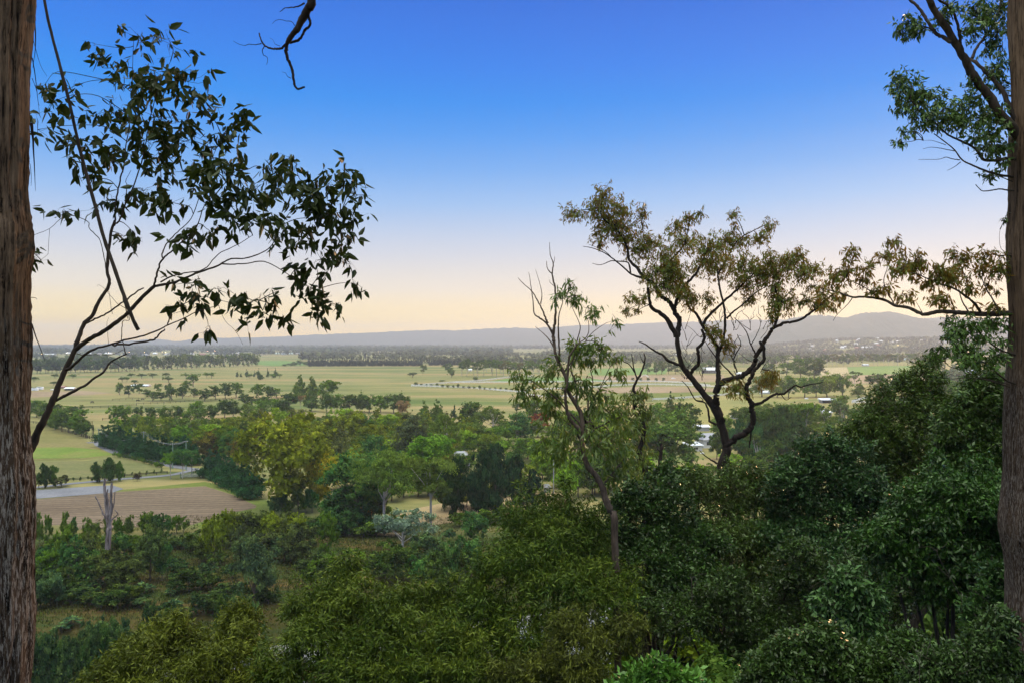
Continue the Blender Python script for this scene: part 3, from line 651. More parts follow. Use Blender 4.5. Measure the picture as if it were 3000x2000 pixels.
row('conifer', [(1256, 1070), (1352, 1069)], (21, 21), (13, 13), [(.022, .03, .022)], 'dark plantation pine in the shorter block', 'pines of the shorter plantation block', 17, 1, .05)
row('gum', [(1345, 1102), (1450, 1103), (1600, 1106)], (44, 42), (30, 30), ['brown', 'sage', 'dark', 'green'], 'brownish gum in the mixed grove behind the white fences', 'gums of the mixed grove', 15, 6, .15)
row('gum', [(1340, 1092), (1480, 1092), (1640, 1095)], (36, 36), (28, 28), ['sage', 'dark'], 'gum in the rear of the mixed grove', 'gums at the rear of the grove', 13, 6, .15)
row('round', [(1890, 1097), (2000, 1094), (2110, 1090)], (36, 34), (24, 24), ['sage', 'dark'], 'grey-green tree in the grove behind the riding arena', 'trees behind the arena', 11, 5, .15)
row('round', [(830, 1073), (880, 1071), (900, 1070)], (8, 16), (18, 20), ['dark'], 'low dark bush by the creek paddock', 'creek paddock bushes', 5, 3, .2, 'bush')
row('round', [(2215, 1162), (2290, 1164), (2380, 1163), (2490, 1161)], (60, 64), (56, 56), ['olive', 'green', 'green'], 'full leafy plane tree in the row above the shed', 'plane trees above the shed', 7, 3, .08)
row('gum', [(2400, 1073), (2560, 1071), (2760, 1068)], (34, 32), (20, 20), ['brown', 'dark', 'sage'], 'tree in the dark belt behind the straw and crop fields', 'trees of the belt behind the crop field', 24, 3, .1)
row('cone', [(2440, 1060), (2600, 1058), (2740, 1056)], (24, 22), (18, 18), ['olive'], 'olive pointed tree in the line behind the dark belt', 'olive trees behind the belt', 17, 3, .08)
row('gum', [(2110, 1075), (2250, 1072), (2380, 1068)], (26, 26), (22, 22), ['dark', 'sage'], 'tree in the hazy belt between the gum and the straw field', 'hazy belt trees', 14, 5, .2)
ys_ = np.linspace(0, 1, 22)
for i in range(22):
    px = 1218+i*(1545-1218)/21; py = 1131+ (i/21)**1.3*18
    tree('round', px, py-(9 if i % 4 else 12)*rng.uniform(.85, 1.1), py, 9*rng.uniform(.8, 1.3), 'dark', 'small clipped tree in the avenue inside the white fence', 'tree', 'clipped avenue trees')
for i in range(8):
    px = 1787+i*22.5
    tree('round', px, 1105, 1117, 10, 'dark', 'small clipped tree in the line behind the upper white fence', 'tree', 'clipped trees by the arena')
for i in range(13):
    px = 215+i*21.5; py = 1409-i*2.0
    tree('bush', px, py-12, py, 6, 'dark', 'tiny planted sapling in the line along the driveway', 'sapling', 'driveway saplings')
row('bush', [(330, 1336), (400, 1350), (478, 1372)], (13, 15), (16, 18), ['dark', 'green'], 'low clipped shrub in the hedge along the lane', 'lane hedge shrubs', 16, 1, .1, 'bush')
# the dense wood in the middle
seen = []
for rowi, (py, x0, x1, n, hh, ww) in enumerate([(1262, 700, 1330, 13, 62, 52), (1282, 660, 1370, 13, 70, 60), (1306, 690, 1400, 12, 84, 72), (1336, 900, 1330, 7, 96, 84), (1372, 930, 1330, 6, 92, 84)]):
    for i in range(n):
        px = x0+(x1-x0)*(i+.5)/n+rng.normal()*8
        k = rng.random()
        kind = 'cone' if k < .55 else 'oval' if k < .85 else 'round'
        cl = ['olive', 'olive', 'green', 'lime', (.085, .105, .028)][rng.integers(5)]
        if kind == 'round': cl = ['green', 'sage', 'teal'][rng.integers(3)]
        tree(kind, px, py-hh*rng.uniform(.85, 1.12), py+rng.normal()*4, ww*rng.uniform(.85, 1.2), cl, {'cone': 'pointed yellow-green tree in the dense middle wood', 'oval': 'oval yellow-green tree in the dense middle wood', 'round': 'rounded green tree in the dense middle wood'}[kind], 'tree', {'cone': 'pointed trees of the middle wood', 'oval': 'oval trees of the middle wood', 'round': 'rounded trees of the middle wood'}[kind])
row('round', [(1350, 1290), (1440, 1300), (1500, 1290)], (60, 50), (70, 60), ['sage', 'green', 'dark'], 'dull green tree between the wood and the feathery trees', 'dull green trees by the feathery clump', 6, 8, .2)
row('round', [(1350, 1400), (1420, 1360), (1480, 1340)], (70, 60), (70, 60), ['dark', 'sage'], 'dark bushy tree behind the feathery clump', 'bushy trees behind the feathery clump', 3, 8, .2)
row('bush', [(640, 1610), (760, 1590), (900, 1600)], (95, 80), (85, 90), [(.055, .075, .02), 'olive', (.045, .065, .02)], 'soft dark olive scrub bush in the gully belt', 'scrub bushes of the gully belt', 9, 8, .15, 'bush')
row('bush', [(690, 1640), (800, 1640), (900, 1660)], (80, 90), (80, 90), [(.04, .055, .022), 'blue', (.045, .06, .02)], 'dim scrub bush low in the gully belt', 'low scrub bushes of the gully belt', 7, 10, .2, 'bush')
row('bush', [(790, 1510), (860, 1505), (930, 1500)], (50, 60), (50, 50), ['teal', 'blue', 'green'], 'pale blue-green bush at the edge of the headland', 'headland edge bushes', 6, 5, .2, 'bush')
row('bush', [(95, 1608), (180, 1598), (300, 1590), (400, 1575)], (72, 62), (32, 30), ['green', 'teal', 'sage'], 'young green shrub in the row below the ploughed field', 'young shrubs below the ploughed field', 9, 8, .35, 'bush')
row('bush', [(410, 1572), (470, 1566), (550, 1560)], (62, 50), (44, 34), ['teal', 'blue', 'green'], 'blue-green shrub in the clump against the ploughed field', 'blue-green shrubs against the ploughed field', 6, 4, .15, 'bush')
row('bush', [(95, 1690), (180, 1690), (260, 1720)], (110, 120), (90, 90), ['teal', 'green', 'teal'], 'leafy teal-green shrub at the left of the clearing', 'teal shrubs at the left of the clearing', 6, 14, .4, 'bush')
row('bush', [(230, 1700), (320, 1720), (400, 1735)], (100, 90), (100, 90), [(.05, .075, .02), (.04, .06, .02)], 'dark olive shrub in the shade below the dead tree', 'dark shrubs below the dead tree', 5, 8, .2, 'bush')
row('bush', [(90, 1790), (140, 1770), (180, 1775)], (70, 80), (70, 80), ['deep', 'blue'], 'dusky shrub beside the left trunk', 'dusky shrubs beside the left trunk', 4, 8, .2, 'bush')
row('bush', [(890, 1720), (960, 1730), (1060, 1720)], (90, 90), (90, 90), [(.03, .055, .02), 'deep', 'green'], 'dark bush in the thicket between the tall pale-tipped shrub and the silver tree', 'thicket bushes', 7, 10, .2, 'bush')
row('bush', [(1180, 1700), (1260, 1730), (1400, 1690)], (100, 100), (100, 100), ['dark', 'deep', 'teal'], 'shaded bush behind the crest of the olive wattles', 'shaded bushes behind the wattles', 6, 10, .2, 'bush')
row('bush', [(640, 1850), (700, 1840), (760, 1860)], (90, 80), (80, 70), ['deep', (.035, .085, .03)], 'green bush by the pale sticks in the hollow', 'bushes in the hollow', 5, 8, .2, 'bush')
row('bush', [(1320, 1545), (1420, 1535), (1560, 1545), (1660, 1530)], (40, 46), (70, 70), ['deep', 'dark', 'green'], 'low dark bush along the bottom of the house paddock', 'low bushes below the house paddock', 8, 10, .2, 'bush')
row('bush', [(1650, 1470), (1760, 1440), (1850, 1440)], (110, 120), (110, 120), ['green', 'dark', 'lime'], 'green understorey bush behind the slender gum', 'understorey bushes behind the slender gum', 7, 10, .2, 'bush')
row('bush', [(1980, 1470), (2200, 1450), (2420, 1440)], (70, 80), (100, 110), ['dark', 'deep', 'green'], 'dark bush filling the gully behind the big gum', 'bushes filling the gully', 9, 10, .2, 'bush')

# more trees that close the gaps of the middle distance
row('round', [(330, 1262), (420, 1268), (560, 1270), (700, 1262)], (50, 46), (56, 56), ['green', 'sage', 'olive'], 'green tree in the belt between the pointed row and the paddock row', 'belt trees behind the pointed row', 9, 8, .15)
row('oval', [(600, 1330), (660, 1345), (720, 1360)], (80, 90), (70, 80), ['teal', 'green', 'brown'], 'mixed green tree between the two dark hedges', 'mixed trees between the hedges', 5, 6, .15)
row('round', [(930, 1440), (1000, 1430), (1080, 1420), (1180, 1418), (1320, 1425)], (84, 84), (84, 90), ['teal', 'green', 'dark', 'sage'], 'leafy tree in the garden belt behind the white-trunked gums', 'garden belt trees', 8, 10, .2)
row('bush', [(870, 1560), (960, 1565), (1060, 1575), (1180, 1570)], (50, 50), (70, 80), ['green', 'dark', 'teal'], 'bush along the lower edge of the worn paddock', 'bushes along the worn paddock', 9, 6, .25, 'bush')
row('round', [(1340, 1330), (1420, 1335), (1500, 1340), (1640, 1350)], (64, 60), (70, 70), ['lime', 'green', 'olive'], 'green tree along the house lane behind the feathery clump', 'trees along the house lane', 8, 8, .2)
row('oval', [(1640, 1330), (1740, 1320), (1830, 1330)], (110, 110), (80, 90), ['green', 'lime', 'green'], 'leafy green tree behind the slender gum', 'leafy trees behind the slender gum', 5, 10, .15)
row('bush', [(1600, 1430), (1700, 1420), (1800, 1425)], (80, 90), (90, 90), ['green', 'lime', 'dark'], 'green bush at the foot of the leafy trees behind the slender gum', 'bushes below the leafy trees', 6, 8, .2, 'bush')
row('casuarina', [(2150, 1330), (2200, 1345), (2290, 1350), (2340, 1345)], (120, 120), (60, 70), ['dark', 'dark', 'teal'], 'dark drooping tree in the gully right of the big gum', 'drooping trees of the gully', 7, 8, .15)
row('round', [(2150, 1245), (2220, 1240), (2300, 1238), (2400, 1240)], (56, 50), (60, 60), ['dark', 'green', 'sage'], 'green tree above the gully house', 'trees above the gully house', 7, 8, .2)
row('gum', [(2380, 1350), (2460, 1340), (2540, 1320)], (100, 90), (90, 90), ['sage', 'green'], 'soft green gum at the right end of the gully', 'soft gums of the gully', 4, 8, .15)
row('bush', [(1960, 1420), (2060, 1400), (2200, 1395), (2320, 1400)], (50, 56), (80, 80), ['green', 'dark', 'lime'], 'bush on the gully floor', 'bushes on the gully floor', 7, 10, .25, 'bush')
row('round', [(2680, 1170), (2760, 1180), (2860, 1190), (2940, 1190)], (60, 60), (60, 60), ['dark', 'green', 'sage'], 'tree among the houses near the right trunk', 'trees among the houses at the right', 6, 8, .2)

row('bush', [(990, 1530), (1060, 1520), (1130, 1525)], (80, 90), (80, 80), ['green', 'dark', 'sage'], 'leafy bush round the feet of the white-trunked gums', 'bushes at the feet of the gums', 6, 8, .2, 'bush')
row('bush', [(1290, 1500), (1350, 1480), (1420, 1500)], (80, 80), (80, 80), ['green', 'dark', 'olive'], 'leafy bush right of the white-trunked gums', 'bushes right of the white gums', 6, 8, .2, 'bush')
row('round', [(1130, 1470), (1190, 1455), (1240, 1450), (1310, 1460)], (80, 90), (80, 90), ['green', 'sage', 'dark'], 'green garden tree behind the white-trunked gums', 'garden trees behind the white gums', 5, 8, .2)
row('oval', [(1380, 1440), (1450, 1420), (1540, 1410), (1620, 1400)], (60, 70), (70, 80), ['lime', 'green', 'olive'], 'tree around the house lawn', 'trees around the house lawn', 4, 8, .2)
row('round', [(1450, 1265), (1500, 1275), (1640, 1285), (1700, 1280)], (48, 48), (60, 60), ['dark', 'green', 'sage'], 'green tree below the big field, right of the wood', 'trees right of the wood', 7, 8, .2)
# ------------------------------------------------------------ hero trees traced limb by limb at their own depth
class Hero:
    def __init__(s, name, label, cat, d, base, seed):
        s.d = d; s.r = np.random.default_rng(seed); s.pts = []          # (point3, radius)
        s.root = thing(name, label, cat, base); s.base = np.array(base, float)
    def limb(s, mb, pts, r0, r1, dz=None, n=6, join=True, wig=.35):
        """pts in photo pixels, radii in photo pixels; depth drifts from the joint by dz metres"""
        d0 = s.d
        if s.pts and join:
            A = np.array([q[0] for q in s.pts]); k = np.argmin(np.hypot(A[:, 0]/A[:, 1]-(pts[0][0]-1500)/F, (CAMZ-A[:, 2])/A[:, 1]-(pts[0][1]-1000)/F))
            d0 = A[k, 1]
        if dz is None: dz = s.r.normal()*.06*s.d*.5
        p2 = smooth_line(np.array([(a, b, 0) for a, b in pts], float), 5)[:, :2]
        t = np.linspace(0, 1, len(p2))
        dd = d0+dz*t
        px2m = s.d/F
        V = np.array([P(a, b, c) for (a, b), c in zip(p2, dd)])
        rad = (r0+(r1-r0)*t**.8)*px2m*(1+s.r.normal(size=len(t))*.05)
        V += s.r.normal(size=V.shape)*rad[:, None]*wig
        mb.tube(V, rad, n)
        for q, rr in zip(V, rad): s.pts.append((q, rr))
        return V
    def blob(s, mbl, mbt, px, py, rx, ry, n, L, W, droop, six=False, per=9, slen=None, jit=None, shell=.4):
        A = np.array([q[0] for q in s.pts])
        k = np.argmin(np.hypot(A[:, 0]/A[:, 1]-(px-1500)/F, (CAMZ-A[:, 2])/A[:, 1]-(py-1000)/F)); near = A[k]
        rz = .5*(rx+ry)*s.d/F; dd = near[1]+s.r.normal()*.35*rz
        c = P(px, py, dd); sx = rx*dd/F; sz_ = ry*dd/F
        ns = max(2, int(round(n/per))); u = s.r.normal(size=(ns, 3)); u = unit(u)*s.r.uniform(0, 1, (ns, 1))**shell
        cen = c+u*np.array([sx, rz, sz_])
        slen = slen or L*1.6
        ax = unit(u*.7+s.r.normal(size=(ns, 3))*.6+np.array([0, 0, .15]))
        # twigs
        ln = np.linalg.norm(c-near)                       # one curved bough to the middle of the tuft, then fine twigs
        sag = np.array([s.r.normal()*.12, s.r.normal()*.12, s.r.uniform(.02, .16)])*ln
        mbt.tube(smooth_line([near, near*.66+c*.34+sag, near*.3+c*.7+sag*.8+s.r.normal(size=3)*ln*.05, c], 4), np.linspace(.0026, .0011, 13)*s.d/4, 4)
        for i in s.r.choice(ns, max(1, min(ns, 4+ns//6)), False):
            q = c*.55+cen[i]*.45+s.r.normal(size=3)*rz*.15
            mbt.tube([c, q, cen[i]-ax[i]*slen*.5, cen[i]+ax[i]*slen*.6], [.0012*s.d/4, .0010*s.d/4, .0008*s.d/4, .0004*s.d/4], 4)
        q = np.repeat(np.arange(ns), per); m = len(q)
        B = cen[q]+ax[q]*(s.r.uniform(-.5, .6, (m, 1))*slen)+s.r.normal(size=(m, 3))*L*.12
        a = unit(ax[q]*.35+s.r.normal(size=(m, 3))*.55+np.array([0, 0, -droop])); S = unit(np.cross(a, s.r.normal(size=(m, 3))))
        Ls = L*s.r.uniform(.55, 1.25, m); v = np.clip(s.r.uniform(0, 1, ns)[q]*.5+s.r.uniform(0, 1, m)*.5, 0, 1)
        if six: mbl.leaves6(B, a, S, Ls, W*Ls/L*s.r.uniform(.75, 1.25, m), v, .25, .1)
        else: mbl.leaves(B, a, S, Ls, W*Ls/L, v)
    def part(s, name, mb, mat, col=None, smooth=False, label=None):
        o = ob(name, mb.mesh(name, mat, smooth, s.base), s.root, col=col)
        if label: o['label'] = label
        return o

def trunk_surface(name, axis_pts, rad, mat, off, nseg=120, n=72, ridge=.03, seed=3):
    """a big trunk with vertical bark ridges modelled in"""
    r = np.random.default_rng(seed); ap = np.array(axis_pts, float)
    t = np.linspace(0, 1, nseg); tt_ = np.linspace(0, 1, len(ap))
    Cn = np.stack([np.interp(t, tt_, ap[:, i]) for i in range(3)], -1); rr = np.interp(t, tt_, rad)
    k = np.hanning(15); k /= k.sum()
    rr = rr*(1+.035*np.sin(t*19+seed)+.03*np.sin(t*43+2*seed))
    Cn = np.stack([np.convolve(np.pad(Cn[:, i], 7, 'edge'), k, 'valid') for i in range(3)], -1)
    a = np.arange(n)/n*2*math.pi; zz = Cn[:, 2][:, None]
    rel = np.zeros((nseg, n))
    for f_, amp in ((5, .25), (9, .4), (16, .6), (27, .55)):
        ph = r.uniform(0, 6.28); rel += amp*np.sin(f_*a[None]+ph+1.3*np.sin(zz*r.uniform(.8, 2.2)+ph)+.6*np.sin(zz*r.uniform(3, 6)))
    rel += r.normal(size=rel.shape)*.25
    rr2 = rr[:, None]*(1+ridge*rel)
    V = Cn[:, None]+np.stack([rr2*np.cos(a), rr2*np.sin(a), 0*rr2], -1)
    i = np.arange(nseg-1)[:, None]*n; j = np.arange(n)[None]; kk = (j+1) % n
    b = MB(); b.add(V.reshape(-1, 3), np.stack([i+j, i+kk, i+n+kk, i+n+j], -1).reshape(-1, 4))
    return b.mesh(name, mat, True)

def trunk_from_edge(edge, side, rad, d, zlo, ptop):
    """axis of a trunk whose visible edge is given in photo pixels; side +1: trunk lies right of the edge"""
    pts = []; rads = []
    for (px, py), rr in zip(edge, rad):
        e = P(px, py, d); pts.append((e[0]+side*rr, d, e[2])); rads.append(rr)
    return np.array(pts), np.array(rads)

# --- left trunk with its leafy limb (about 6 m away)
dL = 6.0
edge = [(92, -420), (78, -60), (76, 100), (67, 330), (70, 560), (77, 690), (69, 800), (69, 980), (76, 1200), (80, 1400), (80, 1600), (76, 1800), (72, 2000), (65, 2400), (45, 3200)]
rad = [.26, .27, .27, .275, .28, .285, .285, .29, .295, .30, .305, .31, .315, .33, .40]
ax, rd = trunk_from_edge(edge, -1, rad, dL, 0, 0)
gz = float(hz(ax[-1, 0], dL)); ax = ax[::-1]; rd = rd[::-1]
ax[0, 2] = gz-.3
hl = Hero('gum_tree', 'shaggy brown trunk filling the left edge with a leafy limb reaching into the sky', 'tree', dL+.35, (ax[0, 0], dL, gz), 5)
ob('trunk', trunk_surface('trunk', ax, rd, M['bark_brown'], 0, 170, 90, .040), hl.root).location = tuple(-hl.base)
mb = MB(); mt = MB(); ml = MB()
hl.limb(mb, [(60, 1345), (93, 1310), (105, 1276), (130, 1227), (151, 1181), (167, 1139), (191, 1083), (219, 1025)], 13, 7.5, .25, 8, False, .08)
hl.limb(mb, [(219, 1025), (233, 980), (248, 945), (270, 925), (291, 881), (312, 850), (321, 825), (314, 794), (317, 748), (326, 678), (337, 646)], 7, 4, .2, 7, True, .08)
hl.limb(mb, [(337, 646), (340, 590), (351, 531), (363, 485), (367, 440), (378, 370), (386, 290), (388, 200), (392, 120)], 3.2, .8, .3, 5)
hl.limb(mb, [(332, 660), (351, 643), (366, 601), (393, 541), (417, 467), (430, 400), (446, 320), (470, 240), (500, 180)], 3.4, .8, -.4, 5)
hl.limb(mb, [(366, 601), (372, 545), (368, 530), (384, 500)], 1.6, .8, .2, 4)
hl.limb(mb, [(312, 794), (303, 745), (290, 700), (262, 670), (258, 650), (215, 632), (180, 640), (145, 670), (100, 688), (84, 690)], 1.8, .7, .2, 4)
hl.limb(mb, [(145, 672), (141, 735), (140, 745), (120, 762)], .7, .5, 0, 4)
hl.limb(mb, [(219, 1025), (262, 993), (302, 972), (340, 945), (372, 920), (400, 890), (421, 867), (452, 839)], 7.2, 5, -.3, 7, True, .08)
hl.limb(mb, [(452, 839), (459, 801), (477, 758), (505, 734), (547, 695), (580, 655), (600, 600), (640, 560), (690, 500)], 3.4, .8, -.3, 5)
hl.limb(mb, [(477, 758), (476, 740), (490, 712), (520, 680), (560, 640), (590, 560), (620, 470), (650, 400)], 2.4, .7, .4, 5)
hl.limb(mb, [(452, 839), (491, 832), (526, 822), (574, 801), (633, 781), (654, 769), (679, 758), (717, 757), (766, 741), (798, 716), (826, 657), (860, 610), (910, 560)], 4.4, .9, .4, 6, True, .1)
hl.limb(mb, [(470, 826), (500, 812), (540, 800), (596, 790), (640, 745), (690, 720), (740, 690)], 2.6, .8, -.3, 5)
hl.limb(mb, [(650, 774), (710, 774), (773, 767), (830, 795), (880, 830), (930, 850)], 2.4, .7, .3, 5)
hl.limb(mb, [(826, 657), (880, 640), (940, 640), (1000, 620)], 1.4, .6, .2, 4)
hl.limb(mb, [(191, 1083), (205, 1078), (224, 1060), (252, 1036), (281, 1020), (316, 1011), (365, 996), (421, 983), (466, 966), (491, 953), (540, 932), (580, 912), (640, 895)], 5, 1, -.35, 6, True, .1)
hl.limb(mb, [(330, 1010), (368, 1008), (420, 1002), (452, 994), (466, 980), (482, 965)], 3.4, 2.2, -.2, 5)
hl.limb(mb, [(491, 953), (500, 925), (512, 905), (540, 890), (600, 870), (690, 890), (760, 880)], 2.2, .6, .3, 5)
hl.limb(mb, [(640, 895), (660, 940), (690, 970), (712, 1010)], .8, .4, .1, 4)
hl.limb(mb, [(151, 1181), (161, 1173), (189, 1159), (224, 1141), (253, 1125), (274, 1108), (300, 1092), (309, 1080), (322, 1062), (344, 1048), (372, 1036)], 6, 2.2, .3, 6, True, .12)
hl.limb(mb, [(368, 1038), (362, 1010), (356, 990), (358, 960), (360, 940), (378, 938), (376, 920), (372, 905)], 1.8, .9, .1, 5)
hl.limb(mb, [(225, 1035), (250, 1040), (290, 1037), (318, 1040), (345, 1032), (362, 1022)], 1.2, .6, .1, 4)
hl.limb(mb, [(326, 1058), (350, 1070), (374, 1088)], 1.0, .4, .1, 4)
hl.limb(mb, [(252, 948), (285, 932), (316, 916), (345, 895), (368, 881), (400, 855), (421, 844)], 3, 2, -.2, 5)
hl.limb(mb, [(330, 920), (326, 905), (320, 860), (312, 850), (290, 835), (285, 840)], .9, .4, .1, 4)
hl.limb(mb, [(372, 905), (345, 890), (320, 862), (312, 855)], 1.2, .5, .1, 4)
hl.limb(mb, [(318, 1012), (316, 985), (313, 950), (318, 930)], .7, .4, 0, 4)
LB = [(420, 120, 90, 60, 40), (300, 200, 60, 50, 24), (500, 130, 60, 70, 20), (410, 220, 90, 45, 60), (440, 260, 100, 55, 90), (550, 240, 70, 60, 50), (590, 300, 60, 55, 46), (330, 330, 90, 55, 66), (450, 340, 110, 60, 100),
      (150, 300, 60, 50, 30), (200, 260, 50, 40, 20), (110, 380, 40, 60, 24), (190, 420, 70, 50, 40), (310, 440, 90, 55, 70), (430, 450, 100, 60, 86), (560, 410, 100, 60, 90), (660, 410, 70, 50, 46), (690, 360, 50, 40, 24), (560, 500, 100, 55, 84),
      (250, 520, 80, 40, 34), (200, 620, 70, 18, 20), (330, 590, 60, 40, 30), (420, 560, 80, 50, 50), (490, 590, 80, 45, 46), (660, 510, 90, 60, 84), (730, 560, 90, 55, 70), (620, 590, 80, 45, 56), (790, 500, 60, 40, 40), (870, 480, 45, 30, 26),
      (850, 540, 80, 45, 66), (900, 580, 80, 50, 76), (960, 540, 60, 50, 56), (1010, 510, 45, 45, 40), (1040, 570, 40, 60, 34), (960, 620, 70, 55, 66), (1000, 680, 60, 55, 50), (900, 670, 80, 50, 60), (830, 690, 70, 45, 44), (760, 640, 70, 40, 40),
      (700, 650, 60, 40, 34), (620, 680, 70, 36, 34), (540, 700, 60, 36, 26), (400, 700, 60, 30, 16), (360, 690, 40, 26, 10), (940, 760, 60, 55, 44), (870, 790, 40, 40, 26), (1010, 770, 40, 45, 22), (910, 850, 55, 45, 36), (960, 880, 40, 50, 26), (930, 930, 30, 30, 14),
      (1030, 830, 22, 34, 14), (1040, 640, 26, 60, 16), (540, 830, 60, 40, 26), (580, 880, 60, 36, 26), (640, 850, 50, 30, 18), (540, 910, 36, 40, 14), (610, 955, 24, 24, 8), (690, 890, 40, 20, 10), (740, 880, 50, 24, 20), (760, 920, 40, 26, 18), (820, 935, 34, 28, 18), (730, 945, 16, 22, 6),
      (810, 860, 40, 30, 16), (115, 768, 26, 20, 10), (100, 740, 12, 10, 4), (700, 350, 30, 26, 8), (720, 330, 26, 22, 8), (280, 130, 30, 30, 6), (130, 250, 40, 20, 8)]
for b in LB:
    hl.blob(ml, mt, b[0], b[1], b[2], b[3], int(b[4]*1.2), .104, .041, .75, True, 4, .10)
mb.join(mt); hl.part('limb', mb, M['bark_limb'], None, True); hl.part('foliage', ml, M['leaf_limb'], (.013, .024, .005))
# hanging bark strips of the trunk
for pts, r0 in [([(100, 40), (104, 130), (96, 200)], 2.5), ([(95, 170), (104, 230), (112, 300), (116, 310)], 1.6), ([(98, 120), (118, 190), (138, 225)], .9), ([(92, 360), (98, 430), (104, 560)], 5), ([(86, 930), (105, 985), (122, 1030), (131, 1056)], 2.6), ([(84, 871), (104, 873), (108, 878)], 1.2), ([(88, 480), (92, 520), (91, 545)], .8), ([(94, 230), (108, 270), (116, 340)], 1.0)]:
    mb = MB(); hl.limb(mb, pts, r0, .4, .05, 5, False, .15); hl.part('bark_strip', mb, M['bark_limb'])
# dead limb crossing the top of the sky: grows from the same tree above the frame
mb = MB(); hd = hl; hd.d = 7.5
hd.limb(mb, [(100, -560), (420, -520), (760, -360), (905, -120), (913, 0), (900, 30), (884, 60), (872, 84), (862, 96), (846, 118), (840, 132)], 20, 6, .2, 8, False, .05)
hd.limb(mb, [(840, 132), (838, 150), (842, 172), (850, 188), (857, 212), (860, 235), (864, 252), (874, 262), (884, 258), (892, 256)], 5.6, 3, .1, 7, True, .16)
hd.limb(mb, [(838, 130), (824, 142), (806, 144), (790, 142), (776, 135), (768, 124), (762, 110), (760, 98)], 4, 2, .2, 6, True, .2)
hd.limb(mb, [(766, 128), (748, 132), (730, 130), (718, 134), (700, 130), (684, 121)], 1.7, .5, .2, 5)
hd.limb(mb, [(774, 138), (768, 150), (772, 162), (782, 168), (784, 178), (781, 190)], 1.6, .6, .1, 5)
hd.limb(mb, [(900, 36), (906, 55), (909, 70), (904, 80), (894, 88), (888, 100), (880, 112), (870, 120), (850, 126)], 4, 4, .15, 6, True, .15)
hd.limb(mb, [(892, 10), (878, 18), (850, 23), (836, 24), (820, 36)], 3, 1, .15, 5)
hd.limb(mb, [(864, 76), (854, 64), (838, 62), (820, 58), (806, 62), (798, 70)], 1.3, .5, .1, 5)
hd.limb(mb, [(820, 136), (806, 130), (800, 118), (790, 112)], .9, .4, .1, 4)
hd.limb(mb, [(852, 230), (842, 224), (836, 214), (826, 212)], 1.1, .5, .05, 4)
hl.part('dead_limb', mb, M['bark_black'], None, True, 'black crooked dead limb hanging into the top of the sky')
hl.d = 6.35

# fallen pole of dead wood hung up in the limb
dp = 5.4
hp = Hero('hanging_branch', 'long straight dead stick hanging slantwise across the leafy limb on the left', 'branch', dp, tuple(P(405, 965, dp)), 6)
mb = MB(); hp.limb(mb, [(60, -420), (130, 0), (150, 95), (180, 210), (203, 300), (225, 400), (250, 500), (278, 600), (305, 700), (340, 800), (368, 880), (392, 940), (405, 966)], 3.5, 6, .3, 7, False, .05)
hp.limb(mb, [(356, 850), (368, 900), (375, 935)], 3.4, 1.0, .05, 5)
o = hp.part('stick', mb, M['bark_limb'], None, True)

# --- the tall leaning gum with the dark branching trunk (about 32 m away)
dB = 37.0
bx = P(2127, 1480, dB); hb_ = Hero('gum_tree', 'big leaning gum with dark forked limbs and orange-tipped crown', 'tree', dB, (bx[0], dB, float(hz(bx[0], dB))), 8)
mb = MB(); mt = MB(); ml = MB(); H = hb_
gpy = 1000+(CAMZ-float(hz(bx[0], dB)))*F/dB
H.limb(mb, [(2135, gpy+15), (2128, 1440), (2118, 1400), (2116, 1364), (2128, 1318), (2124, 1283), (2109, 1231), (2081, 1178), (2046, 1132), (2018, 1097), (1997, 1066), (1987, 1020), (1983, 985)], 18, 6, .3, 10, False, .06)
def HL(pts, r0, r1, dz=None, n=6): H.limb(mb, pts, r0, r1, dz, n, True, .18)
HL([(1983, 985), (1959, 943), (1937, 918), (1911, 902), (1902, 876), (1898, 845)], 8, 4, -.8)
HL([(1983, 985), (1988, 962), (1991, 940), (1975, 911), (1959, 883), (1937, 868), (1915, 832), (1886, 812), (1867, 787), (1844, 761), (1838, 730), (1828, 704), (1806, 672), (1781, 653), (1761, 628), (1765, 580)], 9, 2, .8)
HL([(1978, 905), (1988, 867), (2010, 835), (2042, 797), (2060, 760), (2075, 720)], 6, 2.4, -1)
HL([(1942, 790), (1960, 768), (1985, 742), (2002, 722), (2012, 690), (2020, 650)], 3.4, 1.4, .6)
HL([(1886, 816), (1850, 803), (1817, 775), (1772, 742), (1735, 727), (1708, 722)], 4, .8, .5)
HL([(1848, 800), (1840, 770), (1812, 766), (1790, 765), (1760, 776), (1735, 772)], 3, .8, .3)
HL([(1800, 762), (1770, 735), (1745, 724), (1725, 716)], 1.5, .6, .3)
HL([(1880, 806), (1895, 780), (1900, 750), (1890, 715), (1880, 660)], 2.4, .8, .4)
HL([(2112, 1240), (2102, 1190), (2098, 1167), (2100, 1138), (2118, 1118), (2147, 1109), (2176, 1098), (2198, 1083), (2212, 1062), (2216, 1040), (2234, 1013), (2240, 997), (2254, 978), (2266, 962), (2301, 946), (2333, 942), (2364, 924), (2390, 905), (2409, 892), (2430, 870)], 12, 2.5, -1.2)
HL([(2266, 962), (2278, 930), (2281, 883), (2272, 844), (2282, 825), (2276, 800)], 4.6, 1.6, .4)
HL([(2278, 900), (2300, 870), (2330, 840), (2350, 810)], 2, .8, -.4)
HL([(2102, 1134), (2104, 1089), (2102, 1056), (2102, 1018), (2080, 985), (2058, 953), (2040, 920), (2022, 905), (2010, 880)], 8, 3, .8)
HL([(2058, 953), (2081, 921), (2122, 883), (2154, 854), (2186, 822), (2210, 800)], 5.5, 2, -.5)
HL([(2102, 1040), (2120, 990), (2124, 943), (2121, 899), (2109, 844), (2103, 803), (2100, 770)], 5, 2, .7)
HL([(2129, 934), (2150, 912), (2173, 895), (2215, 857), (2245, 840)], 3.6, 1.4, -.4)
